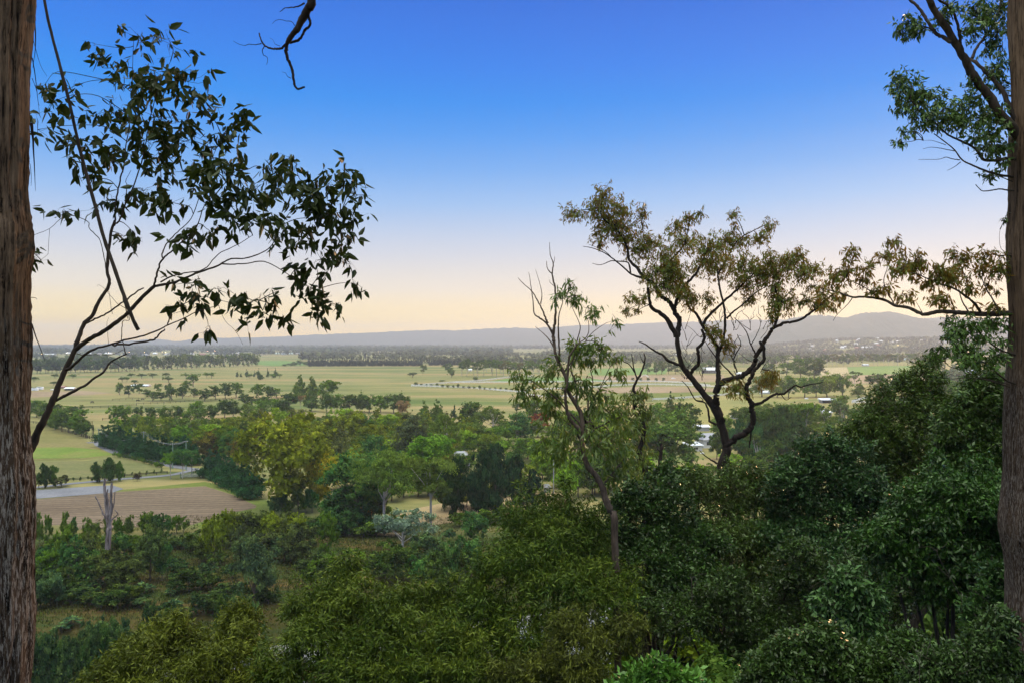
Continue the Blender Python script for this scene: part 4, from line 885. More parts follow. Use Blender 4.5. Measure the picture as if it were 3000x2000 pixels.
HL([(2103, 803), (2130, 760), (2155, 712), (2180, 690), (2215, 672), (2240, 660)], 3.2, 1.2, .5)
HL([(2125, 1306), (2147, 1288), (2176, 1270), (2198, 1254), (2206, 1234), (2203, 1201), (2200, 1179), (2187, 1156), (2187, 1132), (2198, 1114), (2207, 1089), (2222, 1070), (2236, 1055), (2238, 1020), (2226, 1000)], 11, 4, -.9)
HL([(2203, 1184), (2229, 1178), (2250, 1166), (2270, 1154), (2296, 1152), (2312, 1140), (2330, 1128), (2347, 1132), (2368, 1126), (2395, 1122), (2412, 1118)], 5.4, .9, -.6)
HL([(2205, 1187), (2202, 1230), (2200, 1270), (2195, 1310)], 3, 2, .2)
HL([(2285, 1150), (2302, 1170), (2318, 1162)], 1.5, .7, .2)
HL([(1997, 1071), (1962, 1058), (1939, 1038), (1910, 1022), (1890, 1008), (1872, 1000)], 5.5, 1.4, .7)
HL([(2022, 1098), (2035, 1076), (2046, 1067), (2046, 1040), (2044, 1020), (2060, 1002), (2064, 985), (2055, 965)], 6, 4, -.5)
HL([(2098, 1243), (2080, 1232), (2075, 1201), (2064, 1178), (2040, 1172), (2026, 1152), (2015, 1132), (1997, 1114)], 4, 1.2, .5)
HL([(2040, 1172), (2060, 1172), (2050, 1160)], 2, 1, .2)
HL([(2100, 1355), (2087, 1348), (2064, 1333), (2049, 1317)], 3.6, 1, .2)
HL([(2064, 1145), (2068, 1130), (2062, 1118)], 1.6, .8, .1)
HL([(2150, 1100), (2110, 1060), (2085, 1030), (2066, 1000)], 3, 1, .6)
HL([(2160, 1090), (2150, 1050), (2170, 1010), (2160, 980)], 2.4, 1, -.3)
HL([(2216, 1040), (2200, 1010), (2188, 975), (2170, 950), (2150, 930)], 2.6, .7, .5)
HL([(2200, 1010), (2215, 985), (2228, 950), (2222, 930)], 1.6, .5, .3)
HL([(2183, 1135), (2165, 1110), (2150, 1085)], 2.4, .9, .5)
for k in range(60):                                    # bare twigs among the limbs
    a = H.r.choice([2010, 2060, 2110, 2150, 2200, 2230]); b0 = H.r.uniform(930, 1120); ang = H.r.uniform(-2.6, -.5); ln = H.r.uniform(25, 60)
    q = [(a+ln*t*math.cos(ang)+H.r.normal()*3, b0+ln*t*math.sin(ang)+H.r.normal()*3) for t in (0, .35, .7, 1)]
    HL(q, 1.1, .4, H.r.normal()*.5, 4)
BB = [(1768, 570, 35, 40), (1675, 624, 35, 26), (1739, 612, 40, 40), (1781, 637, 50, 45), (1819, 612, 40, 45), (1806, 660, 60, 45), (1880, 628, 18, 40), (1761, 698, 32, 30), (1838, 692, 50, 40), (1908, 708, 45, 40), (1867, 730, 40, 35), (1946, 749, 35, 40), (1921, 800, 55, 50),
      (1978, 806, 45, 50), (1946, 845, 60, 30), (1857, 873, 35, 22), (1835, 908, 18, 12), (1985, 666, 35, 40), (2026, 634, 25, 20), (2052, 621, 9, 20), (2007, 710, 50, 35), (2078, 736, 60, 60), (2087, 781, 65, 45), (2148, 628, 22, 14), (2151, 666, 12, 25), (2128, 704, 45, 35), (2173, 701, 30, 25),
      (2224, 698, 40, 25), (2250, 663, 25, 25), (2173, 780, 55, 50), (2221, 793, 45, 45), (2256, 765, 30, 40), (2269, 806, 45, 40), (2313, 777, 55, 45), (2332, 748, 30, 25), (2358, 796, 45, 35), (2390, 787, 28, 14), (2186, 838, 50, 30), (2192, 876, 30, 18), (2269, 857, 35, 40), (2300, 882, 35, 45),
      (2268, 914, 25, 35), (2380, 838, 18, 14), (2370, 883, 40, 25), (2406, 889, 35, 20), (2077, 882, 20, 35), (2026, 870, 30, 40), (2087, 972, 30, 36), (1966, 787, 40, 50), (2125, 1010, 26, 40), (2160, 1135, 46, 30), (2245, 1112, 30, 30), (2265, 1096, 24, 20), (2000, 850, 30, 30), (1870, 910, 14, 10)]
for b in BB: H.blob(ml, mt, b[0], b[1], b[2], b[3], int(b[2]*b[3]*.38)+16, .20, .054, 1.0, False, 11, .42, shell=.5)
mb.join(mt); H.part('trunk', mb, M['bark_black'], None, True); H.part('foliage', ml, M['leaf_gum'], (.043, .096, .010))

# --- slender gum in the middle with a thin dead top (about 20 m away)
dS = 25.0
bx = P(1800, 1560, dS); H = Hero('gum_tree', 'slender gum with bare dead top and drooping green leaf tufts in the middle', 'tree', dS, (bx[0]+.2, dS, float(hz(bx[0]+.2, dS))), 9)
gpy = 1000+(CAMZ-H.base[2])*F/dS
mb = MB(); mt = MB(); ml = MB()
H.limb(mb, [(1500+(bx[0]+.2)*F/dS, gpy+10), (1802, 1580), (1787, 1497), (1773, 1455), (1764, 1424), (1745, 1392), (1722, 1364), (1711, 1329), (1705, 1294), (1708, 1263), (1703, 1212), (1680, 1172), (1664, 1141), (1658, 1107), (1646, 1080), (1630, 1045), (1622, 1000)], 11.5, 4.2, .2, 9, False, .08)
HL([(1622, 1000), (1621, 975), (1626, 940), (1628, 899), (1626, 844), (1618, 803), (1621, 774), (1612, 746), (1610, 710)], 6, .7, .4)
HL([(1618, 803), (1604, 787), (1601, 765)], 2.2, .8, .2)
HL([(1621, 774), (1625, 760), (1624, 752)], 1.2, .5, .1)
HL([(1626, 840), (1612, 828), (1610, 820)], 1.2, .5, .1)
HL([(1703, 1261), (1679, 1239), (1663, 1210), (1658, 1183), (1656, 1147), (1662, 1125), (1664, 1085), (1668, 1045), (1690, 1010)], 7, 2.5, -.5)
HL([(1622, 985), (1610, 960), (1596, 943), (1578, 930), (1565, 918), (1561, 876), (1556, 845), (1553, 819), (1549, 797)], 4, .7, .3)
HL([(1605, 948), (1596, 925), (1586, 902), (1574, 880), (1561, 857), (1541, 838), (1527, 825), (1518, 814)], 3, .7, -.3)
HL([(1584, 890), (1587, 870), (1586, 850), (1578, 819), (1569, 790)], 2, .5, .2)
HL([(1622, 1015), (1605, 990), (1590, 975), (1568, 957)], 2.4, .6, .3)
HL([(1640, 1060), (1637, 1000), (1636, 950), (1638, 920), (1647, 892), (1650, 870)], 3.6, .8, -.4)
HL([(1650, 1090), (1680, 1050), (1690, 1000), (1700, 960), (1690, 930), (1670, 890), (1660, 870)], 2.6, .6, -.5)
HL([(1690, 1010), (1720, 985), (1725, 950), (1715, 915), (1722, 895)], 1.8, .5, .3)
HL([(1695, 1030), (1730, 980), (1770, 950), (1795, 940)], 1.4, .5, .3)
HL([(1712, 1275), (1719, 1262), (1728, 1234), (1723, 1179), (1734, 1145), (1737, 1112), (1730, 1085)], 5, 1.2, .4)
HL([(1711, 1300), (1720, 1288), (1741, 1257), (1768, 1243), (1786, 1232), (1817, 1221), (1840, 1214)], 3.6, .9, -.6)
HL([(1706, 1300), (1699, 1286), (1680, 1255), (1656, 1232), (1629, 1217), (1600, 1200)], 3.6, .9, .5)
HL([(1703, 1212), (1690, 1180), (1690, 1145), (1683, 1110), (1672, 1080), (1682, 1045)], 5, 1.6, .4)
HL([(1706, 1250), (1685, 1225), (1660, 1200), (1635, 1170), (1610, 1150), (1580, 1130), (1560, 1116), (1530, 1110)], 3.4, .8, .4)
HL([(1560, 1130), (1568, 1165), (1580, 1195)], 1.3, .6, .2)
HL([(1712, 1235), (1736, 1240), (1742, 1255)], 6, 5, .3)
HL([(1764, 1424), (1780, 1400), (1800, 1380), (1815, 1360), (1830, 1340)], 4, 1.2, .4)
HL([(1728, 1180), (1750, 1150), (1770, 1110), (1790, 1070), (1810, 1060)], 2.2, .7, .4)
HL([(1750, 1150), (1780, 1110), (1800, 1095)], 1.2, .5, .2)
SB = [(1640, 868, 24, 22, 1), (1668, 835, 24, 14, 1), (1690, 866, 34, 24, 1), (1728, 905, 30, 20, 1), (1744, 925, 13, 16, 1), (1798, 940, 10, 24, 1), (1520, 1096, 34, 24, 1), (1527, 1138, 26, 26, 1), (1558, 1118, 30, 24, 1), (1540, 1165, 28, 20, 1), (1634, 1062, 35, 30, 1), (1690, 1018, 35, 26, 1.2), (1723, 1013, 36, 26, 1.2), (1757, 1022, 30, 28, 1.2),
      (1696, 1058, 34, 30, 1), (1740, 1058, 32, 26, 1), (1806, 1049, 30, 18, 1), (1808, 1087, 30, 20, 1), (1605, 1089, 25, 20, 1), (1656, 1125, 25, 25, 1), (1607, 1152, 42, 36, 1), (1630, 1166, 36, 28, 1), (1600, 1190, 25, 28, 1), (1625, 1210, 34, 20, 1), (1700, 1112, 35, 30, .9), (1708, 1145, 26, 26, .9), (1752, 1152, 25, 25, .9), (1775, 1161, 38, 28, 1),
      (1741, 1190, 36, 30, 1), (1779, 1201, 44, 30, 1), (1820, 1200, 40, 26, .8), (1660, 1280, 50, 56, .9), (1640, 1330, 50, 50, .9), (1746, 1295, 60, 50, .8), (1790, 1290, 60, 55, .9), (1830, 1250, 50, 40, .7), (1810, 1340, 60, 50, .8), (1590, 1290, 40, 50, .7), (1800, 1400, 46, 40, .8)]
for b in SB: H.blob(ml, mt, b[0], b[1], b[2], b[3], int(b[2]*b[3]*.115*b[4])+7, .25, .060, 1.1, False, 9, .40, shell=.5)
mb.join(mt); H.part('trunk', mb, M['bark_stem'], None, True); H.part('foliage', ml, M['leaf_gumg'], (.070, .130, .024))

# --- small gum with a bare forked top right of it, and a dead snag
dT = 32.0
bx = P(1888, 1500, dT); H = Hero('gum_tree', 'thin young gum with a bare forked top and hanging leaf skirts', 'tree', dT, (bx[0], dT, float(hz(bx[0], dT))), 10)
gpy = 1000+(CAMZ-H.base[2])*F/dT; mb = MB(); mt = MB(); ml = MB()
H.limb(mb, [(1888, gpy+10), (1890, 1450), (1884, 1357), (1871, 1329), (1884, 1283), (1885, 1241), (1868, 1215), (1858, 1201), (1860, 1156), (1856, 1136), (1866, 1112), (1878, 1092), (1888, 1062), (1890, 1045), (1886, 1034)], 10, 1.6, .2, 7, False, .12)
HL([(1866, 1109), (1857, 1078), (1853, 1050), (1850, 1036)], 2.6, .9, .2)
HL([(1861, 1092), (1844, 1067), (1830, 1060), (1818, 1050)], 2.2, .8, .2)
HL([(1886, 1062), (1878, 1048), (1874, 1034)], 1.4, .6, .1)
HL([(1860, 1185), (1870, 1200), (1880, 1215), (1888, 1225)], 3, 1.4, .2)
for b in [(1848, 1158, 34, 20), (1836, 1172, 16, 22), (1880, 1156, 30, 26), (1886, 1180, 26, 24), (1862, 1212, 44, 24), (1840, 1232, 30, 30), (1900, 1222, 30, 30), (1870, 1260, 40, 34), (1880, 1320, 50, 40), (1860, 1360, 50, 40), (1900, 1420, 60, 50)]:
    H.blob(ml, mt, *b, int(b[2]*b[3]*.16)+8, .25, .055, 1.3, False, 10, .40, shell=.5)
mb.join(mt); H.part('trunk', mb, M['bark_black'], None, True); H.part('foliage', ml, M['leaf_gumg'], (.080, .125, .022))
dN = 30.0
bx = P(1925, 1480, dN); H = Hero('dead_tree', 'dark dead snag poking up between the two gums', 'dead tree', dN, (bx[0], dN, float(hz(bx[0], dN))), 12)
gpy = 1000+(CAMZ-H.base[2])*F/dN; mb = MB()
H.limb(mb, [(1915, gpy+10), (1918, 1450), (1920, 1398), (1931, 1371), (1935, 1336), (1938, 1310), (1934, 1297)], 8, 4.5, .1, 7, False, .15)
HL([(1935, 1325), (1926, 1312), (1928, 1300)], 2, 1, .1)
H.part('trunk', mb, M['bark_black'], None, True)

# --- right trunk with its limbs (about 11 m away)
dR = 11.0
edge = [(2962, -420), (2966, -60), (2967, 60), (2972, 220), (2980, 360), (2976, 460), (2970, 580), (2966, 720), (2966, 900), (2964, 1100), (2962, 1300), (2954, 1430), (2944, 1540), (2954, 1640), (2962, 1800), (2962, 2000), (2959, 2300), (2944, 2600)]
rad = np.interp(np.arange(len(edge)), [0, 4, 17], [.42, .46, .60])
ax, rd = trunk_from_edge(edge, 1, rad, dR, 0, 0)
gz = float(hz(ax[-1, 0], dR)); ax = ax[::-1]; rd = rd[::-1]; ax[0, 2] = min(gz-.4, ax[1, 2]-.3)
H = Hero('gum_tree', 'grey-brown trunk filling the right edge with long bare-barked limbs', 'tree', dR, (ax[0, 0], dR, gz), 13)
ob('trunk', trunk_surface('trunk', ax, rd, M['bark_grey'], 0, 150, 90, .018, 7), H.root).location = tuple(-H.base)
mb = MB(); mt = MB(); ml = MB(); ml2 = MB()
def H0(pts, r0, r1, dz=None, n=7, join=False): return H.limb(mb, pts, r0, r1, dz, n, join, .1)
H0([(3010, 430), (2962, 373), (2924, 328), (2892, 274), (2857, 230), (2832, 185), (2806, 140), (2774, 86), (2742, 38), (2723, 0), (2705, -60)], 15, 8, -.4, 9)
HL([(2787, 124), (2760, 108), (2736, 92), (2717, 61), (2700, 36), (2679, 10), (2655, -8)], 6, 4, .3)
HL([(2812, 130), (2812, 105), (2800, 54), (2781, 19), (2750, 0), (2735, -20)], 5, 3, -.3)
H0([(3000, 400), (2959, 319), (2937, 265), (2892, 217), (2860, 185), (2838, 172)], 9, 4, .5, 7)
HL([(2848, 172), (2858, 145), (2880, 115), (2898, 90), (2915, 60), (2930, 20), (2940, -20)], 5, 3, .4)
HL([(2880, 60), (2840, 40), (2800, 30), (2770, 25)], 3, 1, .3)
HL([(2736, 92), (2715, 80), (2690, 75), (2660, 62), (2640, 70)], 2.2, .8, .2)
H0([(3000, 470), (2956, 464), (2920, 470), (2883, 469), (2868, 450), (2854, 434), (2819, 415), (2777, 395), (2740, 360), (2700, 330), (2665, 290)], 6, 1.4, -.4, 6)
H0([(3000, 520), (2940, 515), (2886, 500), (2850, 485), (2819, 469), (2797, 440), (2771, 418), (2736, 392)], 4, 1.6, .5, 6)
HL([(2812, 469), (2790, 466), (2771, 461), (2750, 467), (2691, 468)], 1.8, .6, .2)
HL([(2797, 443), (2770, 438), (2749, 434), (2725, 432), (2704, 437)], 1.5, .5, .2)
HL([(2771, 425), (2750, 418), (2730, 412), (2705, 412)], 1.2, .4, .2)
HL([(2815, 475), (2795, 490), (2775, 500)], 1.3, .5, .2)
H0([(3000, 560), (2955, 558), (2930, 554), (2905, 558), (2880, 560), (2868, 552), (2858, 541)], 2.8, 1.2, .2, 6)
H0([(3000, 545), (2960, 530), (2930, 518), (2900, 512)], 2.4, 1, .2, 6)
H0([(3010, 925), (2955, 918), (2900, 920), (2840, 918), (2790, 914), (2744, 914), (2703, 921), (2665, 903), (2620, 895), (2591, 879), (2534, 870), (2499, 871), (2464, 860), (2430, 850)], 9.5, 2.2, 1.5, 8)
HL([(2872, 914), (2855, 890), (2840, 876), (2798, 847), (2751, 831), (2720, 818), (2700, 809), (2660, 795)], 4.6, 1.2, -.6)
HL([(2572, 876), (2555, 858), (2537, 844), (2505, 828), (2480, 815)], 2.4, .8, -.3)
HL([(2838, 916), (2818, 880), (2810, 850), (2805, 830)], 2.6, .9, .4)
HL([(2926, 912), (2910, 880), (2894, 854), (2878, 819), (2880, 780)], 2.8, 1, .4)
HL([(2840, 850), (2830, 815), (2815, 780), (2805, 745)], 2, .8, .4)
HL([(2499, 871), (2485, 890), (2470, 905), (2450, 925), (2441, 940)], 1.6, .6, .2)
HL([(2620, 895), (2640, 870), (2645, 850)], 1.4, .6, .2)
HL([(2703, 918), (2690, 895), (2680, 880)], 1.2, .5, .2)
HL([(2800, 916), (2782, 890), (2770, 880)], 1.2, .5, .2)
HL([(2620, 893), (2590, 830), (2600, 780), (2600, 720)], 2, .7, .4)
HL([(2700, 809), (2690, 785), (2650, 760), (2640, 715)], 1.6, .6, .2)
H0([(3000, 760), (2955, 748), (2930, 750), (2905, 745), (2890, 755)], 3.4, 1.4, .2, 6)
H0([(2970, 745), (2940, 735), (2930, 720), (2928, 690), (2930, 672)], 1.0, .4, .1, 5)
H0([(3000, 1045), (2940, 1029), (2907, 1009), (2885, 990), (2850, 960)], 3.4, 1, -.4, 6)
H0([(3000, 1130), (2950, 1114), (2907, 1078), (2880, 1060), (2840, 1040)], 3.4, 1, -.6, 6)
H0([(3010, 1150), (2920, 1120), (2858, 1103), (2829, 1085), (2785, 1074), (2770, 1060)], 2.6, .8, .3, 6)
H0([(3010, 1140), (2930, 1118), (2870, 1108), (2820, 1106), (2790, 1110)], 1.8, .6, .3, 6)
RB = [(2660, 64, 34, 28), (2637, 92, 15, 20), (2682, 86, 24, 30), (2650, 110, 14, 10), (2637, 223, 28, 20), (2634, 265, 28, 40), (2666, 242, 28, 30), (2679, 281, 50, 40), (2650, 312, 35, 24), (2723, 287, 45, 34), (2704, 335, 45, 40), (2771, 319, 50, 36), (2755, 360, 50, 28), (2647, 389, 12, 18), (2640, 418, 20, 18), (2676, 385, 24, 14),
      (2819, 319, 50, 36), (2844, 287, 36, 28), (2844, 242, 22, 26), (2819, 360, 50, 28), (2876, 344, 50, 36), (2915, 335, 45, 36), (2908, 383, 50, 36), (2930, 430, 30, 36), (2889, 430, 32, 36), (2860, 400, 30, 24), (2851, 32, 50, 35), (2899, 26, 45, 38), (2930, 32, 25, 60), (2844, 89, 35, 36), (2883, 64, 40, 40), (2924, 96, 30, 40), (2899, 150, 35, 30),
      (2930, 191, 26, 50), (2908, 223, 36, 35), (2940, 255, 18, 40), (2761, 54, 36, 30), (2790, 20, 34, 26), (2700, 90, 34, 14), (2897, 512, 28, 18), (2940, 480, 16, 24), (2945, 640, 10, 10)]
RB2 = [(2502, 730, 22, 18), (2492, 755, 24, 18), (2464, 793, 38, 32), (2448, 819, 38, 28), (2438, 867, 44, 28), (2419, 892, 34, 18), (2410, 844, 22, 28), (2540, 787, 28, 30), (2598, 710, 20, 12), (2630, 704, 20, 12), (2585, 755, 30, 20), (2612, 745, 20, 16), (2649, 761, 28, 38), (2639, 787, 38, 22), (2693, 755, 28, 22), (2680, 787, 34, 28), (2744, 780, 24, 18),
       (2744, 806, 40, 28), (2782, 806, 40, 28), (2801, 736, 24, 24), (2824, 761, 34, 28), (2811, 806, 34, 28), (2843, 844, 24, 24), (2744, 870, 42, 22), (2770, 886, 28, 18), (2588, 838, 34, 24), (2655, 866, 32, 24), (2894, 748, 34, 24), (2878, 780, 28, 34), (2926, 787, 38, 38), (2894, 835, 20, 14), (2923, 854, 15, 12), (2900, 897, 50, 14), (2530, 820, 30, 20), (2560, 850, 20, 14), (2720, 826, 30, 16)]
RB3 = [(2778, 932, 15, 12), (2818, 956, 44, 28), (2862, 945, 44, 24), (2918, 945, 44, 34), (2784, 980, 30, 24), (2829, 989, 40, 34), (2870, 985, 30, 24), (2807, 1023, 40, 24), (2851, 1038, 55, 28), (2829, 1058, 44, 24), (2885, 1062, 44, 20), (2918, 1043, 30, 20), (2940, 1045, 15, 20), (2762, 1028, 28, 20), (2740, 1050, 26, 20), (2930, 1000, 26, 16)]
for b in RB: H.blob(ml, mt, *b, int(b[2]*b[3]*.19)+8, .080, .026, .8, False, 8, .11, shell=.5)
for b in RB2: H.blob(ml2, mt, *b, int(b[2]*b[3]*.15)+8, .10, .026, .9, False, 8, .14, shell=.5)
for b in RB3: H.blob(ml, mt, *b, int(b[2]*b[3]*.2)+8, .082, .026, .9, False, 8, .12, shell=.5)
mb.join(mt); H.part('limb', mb, M['bark_limb'], None, True); H.part('foliage', ml, M['leaf_glossy'], (.038, .070, .014)); H.part('sunset_foliage', ml2, M['leaf_gum'], (.042, .076, .011))

# --- dead stump tree beside the ploughed field
dD = 150.0
bx = P(318, 1600, dD); zg = float(hz(bx[0], dD)); H = Hero('dead_tree', 'pale grey dead tree with broken upright limbs in front of the ploughed field', 'dead tree', dD, (bx[0], dD, zg), 15)
gpy = 1000+(CAMZ-zg)*F/dD; k = lambda y: gpy-(1600-y)*1.0
mb = MB()
H.limb(mb, [(316, gpy+6), (318, 1580), (320, 1545), (318, 1520)], 8.5, 7, .1, 9, False, .1)
HL([(318, 1525), (312, 1490), (308, 1450), (306, 1420), (307, 1400)], 5.5, 3, .3)
HL([(318, 1530), (326, 1490), (325, 1450), (328, 1413)], 5.5, 3, -.3)
HL([(318, 1525), (318, 1480), (314, 1445), (316, 1432)], 4, 1.6, .5)
HL([(316, 1530), (303, 1505), (295, 1485), (286, 1465), (279, 1452)], 3.4, 1.6, .3)
HL([(322, 1530), (334, 1515), (345, 1506), (342, 1498), (336, 1492)], 2.6, 1.2, .3)
HL([(324, 1510), (334, 1470), (337, 1440)], 2.6, 1.2, .4)
H.part('trunk', mb, M['bark_dead'], None, True)
# ------------------------------------------------------------ near trees and shrubs on the slope below the camera
def near_tree(name, label, cat, d, lobes, nleaf, L, W, mat, col, droop=.6, per=12, trunk=None, bk='bark_limb', group=None, seed=0, up=.25, rz=1.0, tr=.02, slen=None):
    """lobes: (px, py, radius px[, depth offset m, vertical squash])"""
    r = np.random.default_rng(seed+100); lb = []
    for q in lobes:
        dd = d+(q[3] if len(q) > 3 else 0); c = P(q[0], q[1], dd); s = q[2]*dd/F
        lb.append((*c, s, s*(q[4] if len(q) > 4 else .85)))
    sub_ = []                                        # ragged smaller boughs standing out of the main lobes
    for e in lb:
        for j in range(5):
            u_ = unit(r.normal(size=3)); u_[1] -= .35; u_[2] += .25; u_ = unit(u_); f_ = r.uniform(.28, .5)
            sub_.append((e[0]+u_[0]*e[3]*r.uniform(.75, 1.12), e[1]+u_[1]*e[3]*.8, e[2]+u_[2]*e[4]*r.uniform(.75, 1.18), e[3]*f_, e[4]*f_*.8))
        if e[2] > np.median([q_[2] for q_ in lb]):      # leading shoots
            for j in range(3):
                sub_.append((e[0]+r.normal()*e[3]*.45, e[1]-e[3]*.2+r.normal()*e[3]*.3, e[2]+e[4]*r.uniform(.85, 1.3), e[3]*.17, e[3]*.34))
    lb = np.array(lb+sub_); nmain = len(lb)-len(sub_); cx = lb[:, 0].mean() if trunk is None else (trunk-1500)/F*d
    zg = float(hz(cx, d)); base = np.array([cx, d, zg])
    root = thing(name, label, cat, base, 0, group)
    w_ = lb[:, 3]**2; w_ /= w_.sum(); ns = max(10, nleaf//per); k = r.choice(len(lb), ns, p=w_)
    u = rdir(ns, r); u[:, 2] = np.where(u[:, 2] < -.5, -u[:, 2], u[:, 2]); u[:, 1] = np.where((u[:, 1] > .3) & (r.random(ns) < .6), -u[:, 1], u[:, 1])
    rad = r.uniform(.25, 1.04, ns)**.5*np.where(r.random(ns) < .12, r.uniform(1., 1.25, ns), 1)
    bump = 1+.2*np.sin(u[:, 0]*6+k*1.7)*np.sin(u[:, 2]*5+k)
    c = lb[k, :3]+u*(rad*bump)[:, None]*np.stack([lb[k, 3], lb[k, 3]*rz, lb[k, 4]], -1)
    slen = slen or L*2.6
    ax = unit(u*.7+r.normal(size=(ns, 3))*.45+np.array([0, 0, up]))
    q = np.repeat(np.arange(ns), per); m = len(q)
    t = r.uniform(-.6, .55, (m, 1))
    B = c[q]+ax[q]*t*slen+r.normal(size=(m, 3))*L*.18
    a = unit(ax[q]*.55+r.normal(size=(m, 3))*.5+np.array([0, 0, -droop])*r.uniform(.3, 1.2, (m, 1))); S = unit(np.cross(a, r.normal(size=(m, 3))+np.array([0, 0, .0])))
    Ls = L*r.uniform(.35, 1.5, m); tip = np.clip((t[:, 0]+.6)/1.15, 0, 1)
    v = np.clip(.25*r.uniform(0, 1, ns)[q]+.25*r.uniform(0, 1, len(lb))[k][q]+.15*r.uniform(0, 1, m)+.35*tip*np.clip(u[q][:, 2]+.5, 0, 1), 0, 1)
    ml = MB()
    if L*F/d > 22: ml.leaves6(B, a, S, Ls, W*Ls/L, v)
    else: ml.leaves(B, a, S, Ls, W*Ls/L, v)
    mb = MB(); top = lb[:, 2].max(); H_ = max(1.5, top-zg)
    mb.tube([base-[0, 0, .2], base+[r.normal()*.1, r.normal()*.1, H_*.25], base+[r.normal()*.2, r.normal()*.2, H_*.45]], [tr*H_*.9, tr*H_*.7, tr*H_*.5], 7)
    fork = base+np.array([0, 0, H_*.35])
    for e in lb[:nmain]:
        mid = fork*.5+e[:3]*.5+np.array([r.normal()*.2, r.normal()*.2, -.1*H_])
        mb.tube([fork, mid, e[:3], e[:3]+np.array([r.normal()*.3, r.normal()*.3, e[4]*.7])], [tr*H_*.45, tr*H_*.3, tr*H_*.16, tr*H_*.05], 5)
    for i in r.choice(ns, min(ns, 90), False):
        e = lb[k[i], :3]; mb.tube([e+r.normal(size=3)*.1, e*.4+c[i]*.6+r.normal(size=3)*.12, c[i]-ax[i]*slen*.5, c[i]+ax[i]*slen*.5], [tr*H_*.09, tr*H_*.06, tr*H_*.035, tr*H_*.012], 4)
    ob('crown', ml.mesh('crown', mat, False, base), root, col=col); ob('trunk', mb.mesh('trunk', M[bk], True, base), root)
    return root
nt_ = near_tree
WC = (.018, .046, .005)
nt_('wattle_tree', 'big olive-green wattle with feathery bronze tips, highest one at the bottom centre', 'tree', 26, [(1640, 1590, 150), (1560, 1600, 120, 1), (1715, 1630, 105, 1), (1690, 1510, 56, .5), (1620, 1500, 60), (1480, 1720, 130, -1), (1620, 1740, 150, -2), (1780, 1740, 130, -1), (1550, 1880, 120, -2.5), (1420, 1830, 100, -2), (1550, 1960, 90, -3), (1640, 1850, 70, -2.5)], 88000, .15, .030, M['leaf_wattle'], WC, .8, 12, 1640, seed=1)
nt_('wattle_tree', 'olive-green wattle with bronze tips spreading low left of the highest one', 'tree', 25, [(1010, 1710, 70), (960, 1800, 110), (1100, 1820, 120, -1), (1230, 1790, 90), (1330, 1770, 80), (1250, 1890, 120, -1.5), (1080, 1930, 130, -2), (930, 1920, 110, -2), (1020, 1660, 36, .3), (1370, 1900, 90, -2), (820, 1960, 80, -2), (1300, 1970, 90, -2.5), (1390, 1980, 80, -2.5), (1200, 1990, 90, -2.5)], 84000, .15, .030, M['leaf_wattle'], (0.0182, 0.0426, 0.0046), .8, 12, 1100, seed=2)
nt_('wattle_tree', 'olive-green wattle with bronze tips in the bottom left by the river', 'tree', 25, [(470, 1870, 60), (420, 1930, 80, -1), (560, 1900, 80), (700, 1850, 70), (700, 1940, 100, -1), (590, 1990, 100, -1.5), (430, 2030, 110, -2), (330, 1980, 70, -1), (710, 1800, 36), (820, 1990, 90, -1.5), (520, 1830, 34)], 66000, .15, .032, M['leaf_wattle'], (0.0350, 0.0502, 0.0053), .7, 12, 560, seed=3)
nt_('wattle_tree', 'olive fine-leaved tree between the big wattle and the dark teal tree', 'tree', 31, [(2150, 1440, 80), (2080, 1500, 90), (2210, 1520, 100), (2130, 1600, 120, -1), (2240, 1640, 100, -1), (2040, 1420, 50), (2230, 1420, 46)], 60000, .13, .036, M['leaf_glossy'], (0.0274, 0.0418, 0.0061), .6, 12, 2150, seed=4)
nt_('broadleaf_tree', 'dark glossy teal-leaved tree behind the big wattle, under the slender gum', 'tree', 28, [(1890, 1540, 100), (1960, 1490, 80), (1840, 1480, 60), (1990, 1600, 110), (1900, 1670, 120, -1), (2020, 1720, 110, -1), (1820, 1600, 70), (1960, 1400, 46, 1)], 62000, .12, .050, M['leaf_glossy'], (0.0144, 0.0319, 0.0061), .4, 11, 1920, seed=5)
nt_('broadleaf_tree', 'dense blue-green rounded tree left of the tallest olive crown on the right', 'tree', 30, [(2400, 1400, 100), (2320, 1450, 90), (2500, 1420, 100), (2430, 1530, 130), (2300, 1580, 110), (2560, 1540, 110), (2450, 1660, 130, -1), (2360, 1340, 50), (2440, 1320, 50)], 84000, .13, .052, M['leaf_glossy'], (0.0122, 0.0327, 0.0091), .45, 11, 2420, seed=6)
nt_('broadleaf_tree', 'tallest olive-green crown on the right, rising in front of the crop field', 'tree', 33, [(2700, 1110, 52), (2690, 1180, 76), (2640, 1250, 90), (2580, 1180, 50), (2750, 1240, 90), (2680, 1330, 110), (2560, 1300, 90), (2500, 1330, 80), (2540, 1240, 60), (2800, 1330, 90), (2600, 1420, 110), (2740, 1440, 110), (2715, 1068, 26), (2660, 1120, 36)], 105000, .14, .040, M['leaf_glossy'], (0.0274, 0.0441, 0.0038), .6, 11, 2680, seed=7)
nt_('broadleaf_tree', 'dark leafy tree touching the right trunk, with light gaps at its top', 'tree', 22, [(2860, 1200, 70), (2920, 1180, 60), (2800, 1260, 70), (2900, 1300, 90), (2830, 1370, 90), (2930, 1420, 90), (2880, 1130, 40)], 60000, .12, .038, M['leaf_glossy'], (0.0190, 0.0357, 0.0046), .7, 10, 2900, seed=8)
nt_('broadleaf_tree', 'large drooping dark-leaved tree low on the right beside the trunk', 'tree', 18, [(2800, 1480, 130), (2700, 1530, 110), (2890, 1560, 120), (2780, 1640, 140), (2880, 1700, 110), (2660, 1660, 110), (2600, 1580, 80)], 90000, .105, .038, M['leaf_glossy'], (0.0122, 0.0342, 0.0046), .9, 10, 2800, seed=9)
